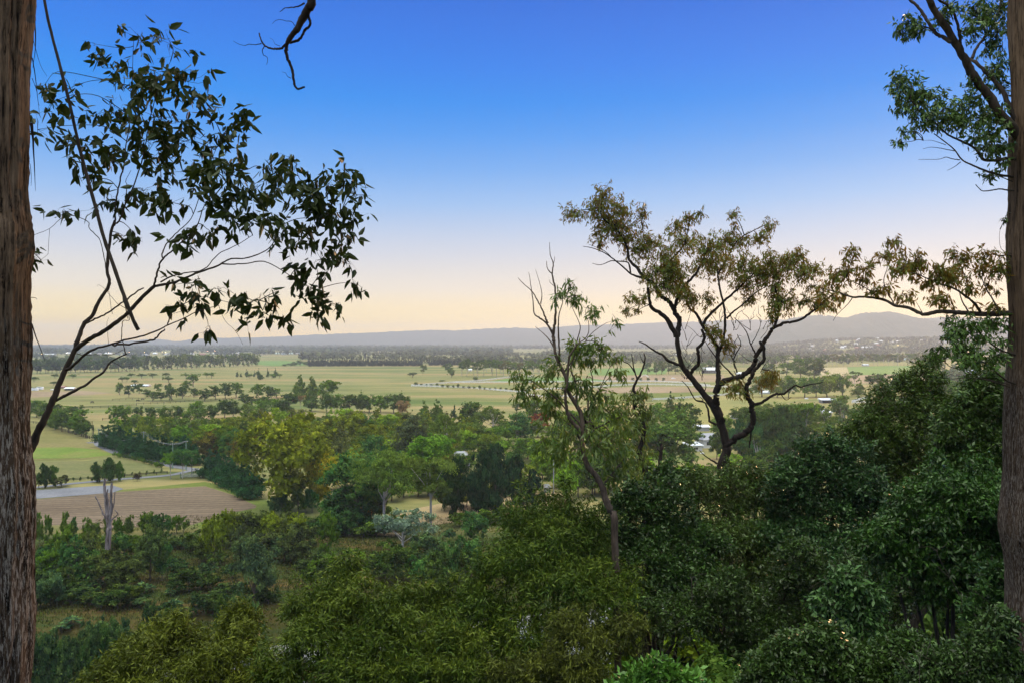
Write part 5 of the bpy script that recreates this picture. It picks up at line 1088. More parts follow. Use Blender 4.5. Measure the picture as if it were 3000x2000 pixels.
nt_('broadleaf_tree', 'shaded fine-leaved tree with bare twigs in the lower middle right', 'tree', 24, [(2120, 1800, 120), (2000, 1820, 110), (2260, 1840, 110), (2380, 1760, 110), (2500, 1720, 100), (2330, 1660, 90), (2560, 1800, 100), (2180, 1920, 100)], 60000, .11, .042, M['leaf_glossy'], (0.0129, 0.0220, 0.0046), .4, 10, 2200, seed=10)
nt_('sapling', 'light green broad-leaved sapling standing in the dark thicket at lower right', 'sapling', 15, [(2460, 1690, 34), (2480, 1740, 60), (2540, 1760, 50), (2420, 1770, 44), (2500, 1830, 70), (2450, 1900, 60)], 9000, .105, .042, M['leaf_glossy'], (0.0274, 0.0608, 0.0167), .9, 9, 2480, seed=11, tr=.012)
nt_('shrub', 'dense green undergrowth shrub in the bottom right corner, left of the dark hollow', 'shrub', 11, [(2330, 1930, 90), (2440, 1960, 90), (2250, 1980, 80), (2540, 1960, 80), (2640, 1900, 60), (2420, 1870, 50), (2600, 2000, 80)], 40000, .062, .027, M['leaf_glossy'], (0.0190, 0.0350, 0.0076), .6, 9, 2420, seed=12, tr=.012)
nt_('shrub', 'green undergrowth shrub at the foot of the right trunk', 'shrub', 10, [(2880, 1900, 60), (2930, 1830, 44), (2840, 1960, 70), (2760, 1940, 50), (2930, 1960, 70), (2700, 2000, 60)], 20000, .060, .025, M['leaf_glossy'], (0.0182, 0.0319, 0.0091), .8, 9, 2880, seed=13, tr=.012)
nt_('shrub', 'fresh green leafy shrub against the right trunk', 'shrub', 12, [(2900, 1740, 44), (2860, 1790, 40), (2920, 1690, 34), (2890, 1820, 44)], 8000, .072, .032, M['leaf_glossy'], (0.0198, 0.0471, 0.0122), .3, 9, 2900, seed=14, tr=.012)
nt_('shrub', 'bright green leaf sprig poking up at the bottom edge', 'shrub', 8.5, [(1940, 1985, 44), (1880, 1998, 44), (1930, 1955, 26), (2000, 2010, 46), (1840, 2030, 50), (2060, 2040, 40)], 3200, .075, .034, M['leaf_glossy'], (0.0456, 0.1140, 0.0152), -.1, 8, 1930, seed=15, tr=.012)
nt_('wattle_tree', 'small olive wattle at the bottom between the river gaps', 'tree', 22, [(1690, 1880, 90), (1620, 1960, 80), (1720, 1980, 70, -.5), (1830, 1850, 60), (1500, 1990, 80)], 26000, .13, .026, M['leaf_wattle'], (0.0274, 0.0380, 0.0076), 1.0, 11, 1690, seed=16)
# filler growth on the slope behind, one by one
def bush_at(px, d, hpx_top, wpx, col, label, group, kind='bush', cat='bush'):
    x = (px-1500)/F*d; tree(kind, px, hpx_top, None, wpx, col, label, cat, group, d=d)
fr = np.random.default_rng(77)
for i in range(26):
    px = 1900+i*42+fr.normal()*18; d = fr.uniform(42, 78); zg = float(hz((px-1500)/F*d, d)); h = fr.uniform(6.5, 11)
    top = 1000+(CAMZ-zg-h)*F/d
    tree(['round', 'gum', 'oval'][i % 3], px, top, None, h*.85*F/d, ['deep', 'dark', 'green'][i % 3], 'dark tree crowding the slope behind the near foliage on the right', 'tree', 'slope trees on the right', d=d, rs=fr)
for i in range(18):
    px = 700+i*68+fr.normal()*20; d = fr.uniform(46, 84); zg = float(hz((px-1500)/F*d, d)); h = fr.uniform(3, 5.5)
    top = 1000+(CAMZ-zg-h)*F/d
    tree('bush', px, top, None, h*1.1*F/d, ['deep', 'dark', 'deep'][i % 3], 'dark bush on the slope behind the wattles', 'bush', 'slope bushes behind the wattles', d=d, rs=fr)
for i in range(22):
    px = 1880+i*52+fr.normal()*14; d = fr.uniform(13, 30); zg = float(hz((px-1500)/F*d, d)); h = fr.uniform(1.6, 3.2)
    top = 1000+(CAMZ-zg-h)*F/d
    if top < 1700: continue
    tree('bush', px, top, None, h*1.3*F/d, ['deep', 'dark', 'deep'][i % 3], 'dark shrub on the slope under the trees at the lower right', 'bush', 'undergrowth shrubs of the slope', d=d, rs=fr)

for i in range(9):
    px = 985+i*62+fr.normal()*10; d = fr.uniform(94, 101); zg = float(hz((px-1500)/F*d, d)); h = fr.uniform(9.5, 13.5)
    top = 1000+(CAMZ-zg-h)*F/d
    tree(['round', 'gum', 'oval'][i % 3], px, top, None, h*.6*F/d, ['dark', 'green', 'deep'][i % 3], 'river bank tree showing between the wattles at the bottom centre', 'tree', 'river bank trees', d=d, rs=fr)
# bare dead twigs in the right thicket
def sticks(label, d, lines, col='bark_limb', cat='branch', name='dead_branch'):
    b0 = P(*lines[0][0], d); Hh = Hero(name, label, cat, d, tuple(b0), 31)
    mb = MB()
    for i, ln in enumerate(lines): Hh.limb(mb, ln, 1.2 if i == 0 else .8, .4, .3, 5, i > 0, .2)
    o = Hh.part('stick', mb, M[col], None, True)
sticks('thin bare branch slanting across the dark hollow beside the right trunk', 15, [[(2820, 1760), (2790, 1700), (2760, 1650), (2745, 1610), (2765, 1600), (2780, 1580)], [(2745, 1612), (2720, 1600), (2680, 1605)], [(2790, 1700), (2730, 1640)]])
sticks('pale bare twig forked like a fan in the shaded thicket', 22, [[(2028, 1760), (2027, 1700), (2030, 1690), (2055, 1680), (2075, 1678)], [(2027, 1705), (2022, 1680)], [(2030, 1720), (2040, 1700), (2050, 1688)]])
sticks('tangle of dry twigs right of the olive wattle', 23, [[(1940, 1880), (1990, 1820), (2040, 1800), (2070, 1840)], [(1990, 1820), (1950, 1790), (1935, 1800)], [(2040, 1800), (2100, 1830), (2150, 1880)], [(2070, 1840), (2030, 1860), (1990, 1860)], [(1960, 1850), (1930, 1860)]])
sticks('dead grey twig standing upright at the bottom right', 9, [[(2695, 2040), (2694, 1960), (2698, 1910), (2710, 1880)], [(2694, 1960), (2680, 1985)], [(2696, 1930), (2672, 1890)]])
sticks('pair of pale leaning sticks in the hollow beside the wattle', 60, [[(868, 1812), (880, 1785), (892, 1758)], [(866, 1810), (870, 1785), (875, 1768)]])
sticks('fallen pale branches lying in the clearing', 165, [[(640, 1672), (660, 1660), (690, 1640)], [(650, 1668), (630, 1655)], [(660, 1660), (665, 1680)]])

row('bush', [(480, 1600), (560, 1620), (640, 1660)], (44, 60), (60, 70), [(.02, .05, .014), (.035, .06, .012), (.02, .055, .025)], 'dark shrub at the upper right of the clearing', 'dark shrubs of the upper clearing', 8, 16, .45, 'bush')
row('bush', [(100, 1740), (220, 1760), (330, 1790), (420, 1770)], (60, 60), (90, 90), [(.016, .042, .012), (.02, .05, .02), (.03, .05, .01)], 'shaded shrub in the left of the clearing', 'shaded shrubs of the clearing', 10, 16, .45, 'bush')
row('bush', [(500, 1740), (600, 1720), (680, 1750), (800, 1770)], (50, 60), (80, 80), [(.016, .042, .012), (.02, .045, .016)], 'shaded shrub right of the tall pale-tipped one', 'shaded shrubs of the gully mouth', 9, 16, .45, 'bush')
# clearing ground cover: dry grass and broad-leaved weeds
gr = np.random.default_rng(21); n = 42000
gx = gr.uniform(-105, 30, n); gy = gr.uniform(104, 205, n); gz_ = hz(gx, gy); ok = (gz_ > -4.4) & (gy > river_axis(gx)+13.5)
pl = (gy > 182); ok &= ~pl | (gr.random(n) < .25)
gx, gy, gz_ = gx[ok], gy[ok], gz_[ok]; m = len(gx); b = MB()
for cmask, nm, colr, hgt in ((0, 'dry_grass', (.042, .033, .013), .55), (1, 'green_grass', (.020, .036, .009), .45)):  # grass colours darkened to stand for the shade of the hill
    pat = (np.sin(gx*.23+1)*np.sin(gy*.19)+gr.normal(size=m)*.35) > (.05 if cmask == 0 else -2)
    sel = pat if cmask == 0 else ~((np.sin(gx*.23+1)*np.sin(gy*.19)+gr.normal(size=m)*.35) > .05)
    x_, y_, z_ = gx[sel], gy[sel], gz_[sel]; q = len(x_); rep = 4
    x4 = np.repeat(x_, rep)+gr.normal(size=q*rep)*.25; y4 = np.repeat(y_, rep)+gr.normal(size=q*rep)*.25; z4 = np.repeat(z_, rep)
    A = unit(np.stack([gr.normal(size=q*rep)*.4, gr.normal(size=q*rep)*.4, np.ones(q*rep)], -1)); S = unit(np.cross(A, rdir(q*rep, gr)))
    b = MB(); b.leaves(np.stack([x4, y4, z4], -1), A, S, hgt*gr.uniform(.5, 1.5, q*rep), .10, gr.uniform(0, 1, q*rep))
    o = ob('grass', b.mesh(nm, M['leaf']), None, col=colr); tag(o, None, None, kind='stuff')
def weed_mesh(seed):
    r = np.random.default_rng(seed); b = MB(); n = 46
    a = r.uniform(0, 6.28, n); q = r.uniform(.05, .55, n); z = .25+.6*(1-q)*r.uniform(.6, 1, n)
    base = np.stack([q*np.cos(a), q*np.sin(a), z], -1); A = unit(np.stack([np.cos(a), np.sin(a), r.normal(size=n)*.25-.1], -1)); S = unit(np.cross(A, np.array([0, 0, 1.0])+r.normal(size=(n, 3))*.25))
    b.leaves6(base, A, S, r.uniform(.22, .42, n), r.uniform(.18, .3, n), r.uniform(0, 1, n))
    b2 = MB()
    for i in range(0, n, 4): b2.tube([(0, 0, -.1), base[i]*.5+[0, 0, .1], base[i]], [.02, .015, .008], 4)
    return b.mesh('weed_leaves', M['leaf']), b2.mesh('weed_stems', M['bark_trunk'])
WM = [weed_mesh(s) for s in (1, 2, 3)]
row('bush', [(100, 1985), (180, 1975), (270, 1965), (350, 1960)], (70, 70), (100, 100), [(.016, .060, .018), (.020, .075, .022), (.022, .06, .03)], 'low deep green creeper mound on the river bank at the bottom left', 'creeper mounds of the river bank', 10, 14, .45, 'bush')
row('bush', [(100, 1930), (200, 1915), (300, 1900), (420, 1890)], (50, 50), (90, 90), [(.016, .055, .02), (.02, .06, .03), (.03, .05, .015)], 'low green scrub in the lower left clearing', 'low scrub of the lower clearing', 11, 22, .45, 'bush')
row('bush', [(420, 1830), (520, 1800), (620, 1790), (700, 1800)], (36, 40), (70, 70), [(.02, .06, .03), (.03, .06, .015), (.018, .05, .02)], 'small green scrub bush right of the clearing', 'small scrub of the clearing', 9, 24, .45, 'bush')
row('bush', [(420, 1640), (500, 1660), (590, 1690), (680, 1700)], (30, 36), (56, 56), [(.03, .07, .02), (.06, .07, .02), (.02, .06, .03)], 'small scrub bush in the upper clearing', 'small scrub of the upper clearing', 9, 22, .45, 'bush')
row('bush', [(120, 1660), (200, 1650), (330, 1640), (410, 1630)], (60, 60), (70, 70), ['green', 'teal', (.05, .09, .02)], 'leafy shrub in the thicket round the dead tree foot', 'thicket round the dead tree', 9, 14, .25, 'bush')
spots = [(160, 1940, 1.3), (120, 1930, 1.3), (190, 1890, 1.5), (220, 1870, 1.4), (150, 1900, 1.2), (240, 1885, 1.3), (110, 1955, 1.2), (180, 1840, 1.2), (210, 1830, 1.2), (230, 1850, 1.1), (270, 1725, 1.3), (285, 1722, 1.2), (255, 1730, 1), (420, 1745, 1.4), (440, 1735, 1.1), (510, 1785, 1.6), (480, 1800, 1.3), (610, 1755, 1.2),
         (640, 1785, 1.7), (655, 1775, 1.3), (500, 1745, 1.0), (650, 1750, 1.0), (690, 1760, 1.1), (370, 1860, 1.3), (400, 1850, 1.2), (345, 1870, 1.2), (620, 1830, 1.3), (590, 1840, 1.2), (300, 1830, 1.2), (320, 1885, 1.2), (560, 1590, .9), (700, 1720, 1), (570, 1570, .9), (130, 1870, 1.2), (100, 1900, 1.3), (260, 1910, 1.3), (200, 1920, 1.4), (230, 1935, 1.2), (140, 1965, 1.2)]
r_ = np.random.default_rng(8)
for i, (px, py, s) in enumerate(spots):
    g0 = G(px, py); z0 = float(hz(g0[0], g0[1]))
    if z0 < -4.3: continue
    o = thing('broadleaf_weed', 'broad-leaved bluish green weed growing in the rough clearing', 'plant', (g0[0], g0[1], z0), i*1.3, 'broad-leaved weeds of the clearing', (s*r_.uniform(1.2, 2), s*r_.uniform(1.2, 2), s*r_.uniform(1.1, 1.9)))
    a, c_ = WM[i % 3]; ob('leaves', a, o, col=(.022, .060, .030)); ob('stems', c_, o)
# ------------------------------------------------------------ far woods that read as one mass
def wood(name, n, pxr, dr, hgt, colr, seed, keep=None, quads=10, w=1.0):
    r = np.random.default_rng(seed)
    d = r.uniform(dr[0]**.5, dr[1]**.5, n)**2 if False else r.uniform(dr[0], dr[1], n); px = r.uniform(pxr[0], pxr[1], n)
    x = (px-1500)/F*d; z = hz(x, d); py = 1000+(CAMZ-z)*F/d
    if keep is not None:
        k = keep(px, py, d); x, d, z, px = x[k], d[k], z[k], px[k]
    m = len(x); h = r.uniform(hgt[0], hgt[1], m)*(1+.2*np.sin(x*.01)*np.sin(d*.007)); vt = r.uniform(0, 1, m)
    q = np.repeat(np.arange(m), quads); k = m*quads
    u = rdir(k, r); pos = np.stack([x[q], d[q], z[q]+h[q]*.55], -1)+u*np.stack([h[q]*.34*w, h[q]*.34*w, h[q]*.42], -1)
    A = unit(np.cross(u, rdir(k, r))); S = unit(np.cross(A, u)); L = h[q]*.42*r.uniform(.7, 1.3, k)
    b = MB(); b.leaves(pos-A*L[:, None]*.5, A, S, L, L*.75, np.clip(vt[q]*.8+r.uniform(0, .2, k), 0, 1))
    o = ob('far_wood', b.mesh(name, M['leaf_far']), None, col=colr); tag(o, None, None, kind='stuff')
    return o
def no_creek(px, py, d): return ~((px > 735) & (px < 910) & (py > 1052) & (py < 1072))
wood('wood_horizon', 9000, (-200, 3200), (4300, 7000), (13, 24), (.040, .062, .035), 1)
wood('wood_town', 7600, (-100, 1500), (2700, 4300), (11, 20), (.038, .062, .036), 2, lambda px, py, d: (np.sin(px*.021)+np.sin(d*.0043+px*.004) > -.75) & ~((px < 740) & (d < 3150) & (np.sin(px*.05) < .1)))
wood('wood_middle', 3600, (880, 2300), (1560, 2900), (9, 16), (.048, .062, .030), 3, lambda px, py, d: ((px > 1230) | (d > 1900)) & (np.sin(px*.027+1)+np.sin(d*.009+px*.003) > -.75))
wood('wood_ridge', 7600, (2050, 3200), (2500, 4400), (9, 17), (.045, .054, .032), 4, lambda px, py, d: (np.sin(px*.04)+np.sin(d*.012) > -1.1))
wood('wood_left_far', 900, (-100, 760), (1750, 2700), (8, 14), (.036, .058, .034), 5, lambda px, py, d: np.sin(px*.045+d*.004) > .25)
wood('wood_right', 900, (2050, 3200), (1480, 2400), (9, 15), (.050, .062, .028), 6, lambda px, py, d: ~((px > 2390) & (px < 2760) & (d < 1560)) & (np.sin(px*.03+d*.006) > -.5))
wood('wood_hidden_right', 500, (2560, 3300), (420, 1300), (7, 13), (.045, .065, .028), 7, lambda px, py, d: (px > 2760) | (py > 1190), 40, .9)

# ------------------------------------------------------------ poles and wires
pole_m = plain('pole_green_grey', (.20, .29, .23), .8, .2); wire_m = plain('wire_grey', (.18, .2, .2), .6); dark_wood = plain('dark_timber', (.035, .028, .022), .9); white = plain('white_paint', (.80, .80, .78), .5, .3, .05)
steel = plain('galvanised_steel', (.45, .48, .50), .4, .4, .1, 1, .3)
def pole(px, top, base, label, col=pole_m, arms=True, rad=.17):
    g0 = G(px, base, 0); d = g0[1]; h = (base-top)/F*d
    o = thing('utility_pole', label, 'pole', g0, 0, 'utility poles along the lane')
    b = MB(); b.tube([(0, 0, -.2), (0, 0, h*.5), (0, 0, h)], [rad*1.15, rad, rad*.85], 8); ob('post', b.mesh('post', col, True), o)
    if arms:
        b = MB(); b.box((0, -.1, h-.45), (1.5, .1, .12), 0); ob('crossarm', b.mesh('crossarm', dark_wood), o)
        for k in (-.6, 0, .6):
            b = MB(); b.tube([(k, -.1, h-.4), (k, -.1, h-.22), (k, -.1, h-.14)], [.05, .07, .03], 6); ob('insulator', b.mesh('insulator', white), o)
    return g0, h
poles = [pole(289, 1254, 1309, 'pale green utility pole at the left end of the long hedge'), pole(421, 1262, 1341, 'tallest pale green utility pole in front of the middle of the long hedge'),
         pole(506, 1297, 1372, 'short pale green utility pole behind the gate trees, left of the tall one'), pole(545, 1289, 1376, 'pale green utility pole rising right among the gate trees')]
pole(270, 1232, 1285, 'thin far utility pole left of the hedge end', dark_wood, False, .14); pole(274, 1243, 1283, 'short brown pole beside the thin far utility pole', dark_wood, False, .16)
pole(1622, 1325, 1470, 'grey timber pole standing among the trees of the house lane', plain('pole_grey', (.30, .30, .29), .9), True, .15)
def wires(a, b, label, sag):
    (g1, h1), (g2, h2) = a, b
    for j, k in enumerate((-.6, 0, .6)):
        p1 = g1+[k, -.1, h1-.14]; p2 = g2+[k, -.1, h2-.14]; t = np.linspace(0, 1, 18)[:, None]
        V = p1*(1-t)+p2*t; V[:, 2] -= 4*sag*(t*(1-t))[:, 0]
        mb = MB(); mb.tube(V, .03, 4); o = ob('wire', mb.mesh('wire', wire_m)); tag(o, label+(', left of its three', ', middle of its three', ', right of its three')[j], 'wire', 'power lines of the lane')
wires(poles[0], poles[1], 'sagging power line from the hedge end to the tallest pole', 4.2); wires(poles[1], poles[3], 'sagging power line from the tallest pole to the gate trees', 2.6); wires(poles[2], poles[3], 'short power line between the two poles at the gate trees', .5)

# ------------------------------------------------------------ fences
def fence(pts, label, post_h, post_w, step, rails, mat, name, z=0, rail_h=.12, cat='fence', group=None):
    Cn = smooth_line(np.array([G(a, b) for a, b in pts]), 14); s = np.concatenate([[0], np.cumsum(np.linalg.norm(np.diff(Cn, axis=0), axis=1))]); n = max(2, int(s[-1]/step)+1)
    t = np.linspace(0, s[-1], n); V = np.stack([np.interp(t, s, Cn[:, i]) for i in range(3)], -1)
    V[:, 2] = hz(V[:, 0], V[:, 1]); base = V[0].copy(); o = thing(name, label, cat, base, 0, group); V = V-base
    pb = MB()
    for q in V: pb.box(q+[0, 0, post_h/2-.1], (post_w, post_w, post_h+.2))
    ob('posts', pb.mesh('posts', mat), o)['kind'] = 'stuff'
    for k in range(rails):
        zr = post_h*(.93-k*.8/max(rails, 1)); rb = MB()
        for q1, q2 in zip(V[:-1], V[1:]):
            dv = q2-q1; ln = np.linalg.norm(dv[:2]); rb.box((q1+q2)/2+[0, 0, zr], (ln, post_w*.5, rail_h), math.atan2(dv[1], dv[0]))
        ob('rail', rb.mesh('rail', mat), o)
WF = dict(post_h=1.7, post_w=.34, step=5.5, rails=3, mat=white, name='white_rail_fence', rail_h=.30)
fence([(1205, 1131), (1300, 1134), (1370, 1137), (1450, 1143), (1545, 1151)], 'white rail fence along the near side of the avenue of clipped trees', **WF)
fence([(1205, 1130), (1260, 1126), (1310, 1122), (1400, 1116), (1470, 1108), (1512, 1104), (1560, 1102)], 'white rail fence curving up behind the avenue to the grove', **WF)
fence([(1330, 1121), (1400, 1121), (1500, 1120), (1640, 1119), (1800, 1118), (1915, 1118), (2000, 1122), (2080, 1130)], 'long straight white rail fence along the far side of the green lawn strip', **WF)
fence([(1545, 1143), (1640, 1139), (1740, 1135), (1800, 1130), (1900, 1127), (2000, 1129), (2090, 1133), (2200, 1136)], 'white rail fence sweeping in front of the riding arena', **WF)
fence([(1912, 1172), (1970, 1169), (2060, 1163), (2150, 1155), (2250, 1147), (2330, 1143)], 'lowest white rail fence, rising to the right behind the big gum', **WF)
fence([(1545, 1158), (1600, 1163), (1660, 1162), (1700, 1166)], 'short white rail fence behind the slender gum', **WF)
fence([(2496, 1178), (2520, 1171), (2553, 1163)], 'white yard fence, slanting rear side', **dict(WF, step=3.5))
fence([(2496, 1180), (2545, 1180), (2600, 1181)], 'white yard fence, straight front side', **dict(WF, step=3.5))
DF = dict(post_h=1.3, post_w=.2, step=4.5, rails=2, mat=dark_wood, name='timber_fence', rail_h=.14)
fence([(330, 1172), (420, 1168), (520, 1164), (690, 1157)], 'upper dark timber fence crossing the belt of round trees', **DF)
fence([(400, 1184), (500, 1180), (580, 1173), (700, 1168), (830, 1166)], 'middle dark timber fence crossing below the belt of round trees', **DF)
fence([(200, 1196), (300, 1193), (400, 1187)], 'dark timber fence at the left, in the same line as the middle one', **DF)
fence([(300, 1230), (420, 1228), (560, 1222), (700, 1212)], 'lower dark timber fence behind the pointed trees', **DF)
fence([(60, 1238), (110, 1241), (180, 1260), (262, 1284)], 'dark timber fence along the upper edge of the left pasture', **dict(DF, step=3))
fence([(200, 1408), (300, 1402), (390, 1394), (490, 1386)], 'low dark timber fence beside the driveway saplings', **dict(DF, post_h=.9, step=3))
fence([(1555, 1268), (1600, 1271), (1640, 1268)], 'dark post fence in front of the burgundy tree', **dict(DF, step=3))
g0 = G(530, 1398); o = thing('farm_gate', 'pale metal farm gate at the end of the driveway', 'gate', g0)
b = MB()
for k in range(5): b.tube([(0, 0, .25+.25*k), (6.5, .8, .25+.25*k)], .045, 6)
b.tube([(0, 0, .2), (3.2, .4, 1.3), (6.5, .8, .2)], .045, 6); ob('bars', b.mesh('bars', steel), o)
for x_ in (-.15, 6.7):
    b = MB(); b.tube([(x_, x_*.12, -.2), (x_, x_*.12, 1.6)], .11, 8); ob('post', b.mesh('post', pole_m), o)

# ------------------------------------------------------------ buildings
glass = plain('window_glass', (.03, .04, .05), .15, .6); wallm = {}
def house(px, base, wpx, hpx, dep, wall, roof, label, rz=0.0, roof_h=.35, kind='gable', name='house', open_front=False, z=None, win=2, group=None, cat='house', lit=None):
    d = dist(base); x = (px-1500)/F*d
    if z is not None: d = z; x = (px-1500)/F*d
    zg = float(hz(x, d)); w_ = wpx/F*d; h = hpx/F*d; hw = h*(1-roof_h); rh = h*roof_h
    o = thing(name, label, cat, (x, d, zg), rz, group)
    key = ('w',)+tuple(wall)
    if key not in wallm: wallm[key] = plain('wall_paint', wall, .7, .2, .08)
    kr = ('r',)+tuple(roof)
    if kr not in wallm: wallm[kr] = plain('roof_sheet', roof, .35, .5, .08, 1.2)
    b = MB()
    if open_front:
        b.box((0, dep/2-.1, hw/2), (w_, .2, hw)); b.box((-w_/2+.1, 0, hw/2), (.2, dep-.41, hw)); b.box((w_/2-.1, 0, hw/2), (.2, dep-.41, hw))
        for k in (-.25, .25): b.box((w_*k, -dep/2+.15, hw/2), (.2, .2, hw))
    else: b.box((0, 0, hw/2), (w_, dep, hw))
    ob('wall', b.mesh('wall', wallm[key]), o)
    ov = .35+w_*.02; a = w_/2+ov; c_ = dep/2+ov
    if kind == 'gable': V = [(-a, -c_, hw), (a, -c_, hw), (a, c_, hw), (-a, c_, hw), (-a, 0, h), (a, 0, h)]; Fc = [(0, 1, 5, 4), (2, 3, 4, 5), (0, 4, 3), (1, 2, 5), (3, 2, 1, 0)]
    elif kind == 'hip': V = [(-a, -c_, hw), (a, -c_, hw), (a, c_, hw), (-a, c_, hw), (-a*.5, 0, h), (a*.5, 0, h)]; Fc = [(0, 1, 5, 4), (2, 3, 4, 5), (0, 4, 3), (1, 2, 5), (3, 2, 1, 0)]
    else: V = [(-a, -c_, hw+rh*.3), (a, -c_, hw+rh*.3), (a, c_, h), (-a, c_, h), (-a, -c_, hw+.02), (a, -c_, hw+.02), (a, c_, hw+.02), (-a, c_, hw+.02)]; Fc = [(0, 1, 2, 3), (7, 6, 5, 4), (0, 4, 5, 1), (1, 5, 6, 2), (2, 6, 7, 3), (3, 7, 4, 0)]
    V = [(p_[0], p_[1], p_[2]+.01) for p_ in V]
    me = bpy.data.meshes.new('roof'); me.from_pydata(V, [], Fc); me.materials.append(wallm[kr]); ob('roof', me, o)
    if not open_front and win:
        for k in range(win):
            xx = -w_/2+w_*(k+.5)/win; b = MB(); b.box((xx, -dep/2-.02, hw*.55), (min(1.8, w_/win*.5), .1, hw*.42)); wd = ob('window', b.mesh('window', glass), o)
            b = MB(); q = min(1.8, w_/win*.5)
            for s_ in (-1, 1): b.box((xx+s_*(q/2+.05), -dep/2-.05, hw*.55), (.1, .12, hw*.42+.2))
            b.box((xx, -dep/2-.05, hw*.55-hw*.21-.05), (q, .12, .1)); b.box((xx, -dep/2-.05, hw*.55+hw*.21+.05), (q, .12, .1))
            fo = ob('frame', b.mesh('frame', white), wd)
    return o
WHT, CREAM, GREY, ROOFW, ROOFG, ROOFD, BRICK = (.62, .63, .63), (.50, .44, .36), (.35, .36, .36), (.66, .70, .72), (.30, .32, .34), (.12, .13, .14), (.28, .13, .08)
house(2075, 1307, 56, 40, 8, WHT, (.26, .27, .30), 'white gabled cottage with grey roof in the gully behind the big gum', .25, .42, 'hip', win=2)
house(2030, 1318, 40, 22, 6, WHT, ROOFW, 'white low shed left of the white cottage', .2, .3, 'skillion', 'shed', cat='shed', win=1)
house(2058, 1260, 30, 17, 6, GREY, ROOFW, 'small pale-roofed shed behind the white cottage', .1, .3, 'gable', 'shed', cat='shed', win=0)
house(2022, 1250, 18, 12, 5, WHT, ROOFW, 'tiny white outbuilding left behind the white cottage', 0, .3, 'gable', 'shed', cat='shed', win=0)
house(2155, 1225, 22, 9, 6, GREY, ROOFW, 'long pale roof peeping out right of the big gum fork', 0, .4, 'gable', 'shed', cat='shed', win=0)
house(2426, 1179, 44, 13, 7, (.20, .2, .2), ROOFW, 'open-fronted dark shed with a white roof on the green paddock', 0, .35, 'skillion', 'shed', True, cat='shed')
house(2418, 1222, 22, 24, 6, (.3, .26, .22), (.7, .72, .74), 'small shed with a bright white sloping roof below the open-fronted one', .2, .4, 'skillion', 'shed', cat='shed', win=1)
house(2270, 1245, 26, 26, 8, (.66, .70, .76), ROOFW, 'bluish white house half hidden by gully trees', .1, .35, 'gable', win=1)
house(2350, 1235, 40, 24, 8, (.5, .5, .5), ROOFG, 'grey house behind the leaves in the gully', -.1, .4, 'hip', win=2)
house(2240, 1152, 22, 8, 8, WHT, ROOFW, 'white shed at the left end of the plane tree row', 0, .4, 'gable', 'shed', cat='shed', win=0)
house(2840, 1106, 40, 24, 22, (.55, .6, .62), (.72, .76, .78), 'big pale warehouse near the right trunk', .1, .35, 'gable', 'warehouse', cat='building', win=3)
house(2890, 1112, 40, 14, 14, (.5, .52, .52), ROOFW, 'long low pale shed right of the big warehouse', .1, .4, 'gable', 'shed', cat='shed', win=2)
house(2655, 1174, 26, 12, 9, (.5, .58, .64), ROOFW, 'bluish roofed shed behind the tallest olive crown', 0, .5, 'gable', 'shed', cat='shed', win=0)
house(2815, 1160, 22, 12, 9, WHT, ROOFW, 'pale house glimpsed through the drooping branch', 0, .5, 'gable', win=1)
house(2890, 1165, 40, 10, 9, WHT, ROOFW, 'low pale roof glimpsed beside the right trunk', 0, .5, 'gable', 'shed', cat='shed', win=0)
house(2080, 1092, 44, 17, 12, (.12, .11, .11), ROOFW, 'dark stable block with pale roof behind the riding arena', 0, .45, 'gable', 'stable', cat='building', win=4)
house(2165, 1097, 14, 8, 7, WHT, ROOFW, 'small white cottage right of the stable block', 0, .4, 'gable', win=1)
house(1378, 1086, 9, 7, 6, WHT, ROOFW, 'tiny white house in the mixed grove', 0, .5, 'gable', win=1)
house(399, 1131, 20, 6, 8, WHT, ROOFW, 'low white building behind the belt of round trees, left one', 0, .4, 'gable', 'shed', cat='shed', win=1)
house(428, 1131, 20, 6, 8, WHT, ROOFW, 'low white building behind the belt of round trees, right one', 0, .4, 'gable', 'shed', cat='shed', win=1)
house(206, 1142, 24, 9, 7, (.2, .2, .2), ROOFW, 'white-roofed dark farm shed seen through the left limb', .1, .4, 'gable', 'shed', True, cat='shed')
house(180, 1136, 20, 7, 7, BRICK, BRICK, 'brick-red farm shed beside the white-roofed one', .1, .4, 'gable', 'shed', cat='shed', win=1)
house(1358, 1372, 26, 22, 7, (.05, .05, .055), (.05, .05, .055), 'small dark shed left of the house lawn', .2, .35, 'gable', 'shed', cat='shed', win=1)
house(1602, 1440, 16, 24, 2.2, (.10, .11, .11), (.08, .09, .1), 'small dark pump hut by the house lane', .1, .35, 'hip', 'hut', cat='hut', win=1)
house(1140, 1392, 80, 34, 10, WHT, ROOFW, 'white house hidden behind the left white-trunked gum', .15, .4, 'gable', win=3)
house(890, 1352, 34, 22, 7, WHT, ROOFW, 'pale roofed house hidden behind the biggest olive-yellow tree', .1, .4, 'gable', win=1)
house(1350, 1340, 34, 20, 8, BRICK, ROOFG, 'brick house with grey roof behind the bright green tree', .1, .4, 'hip', win=2)
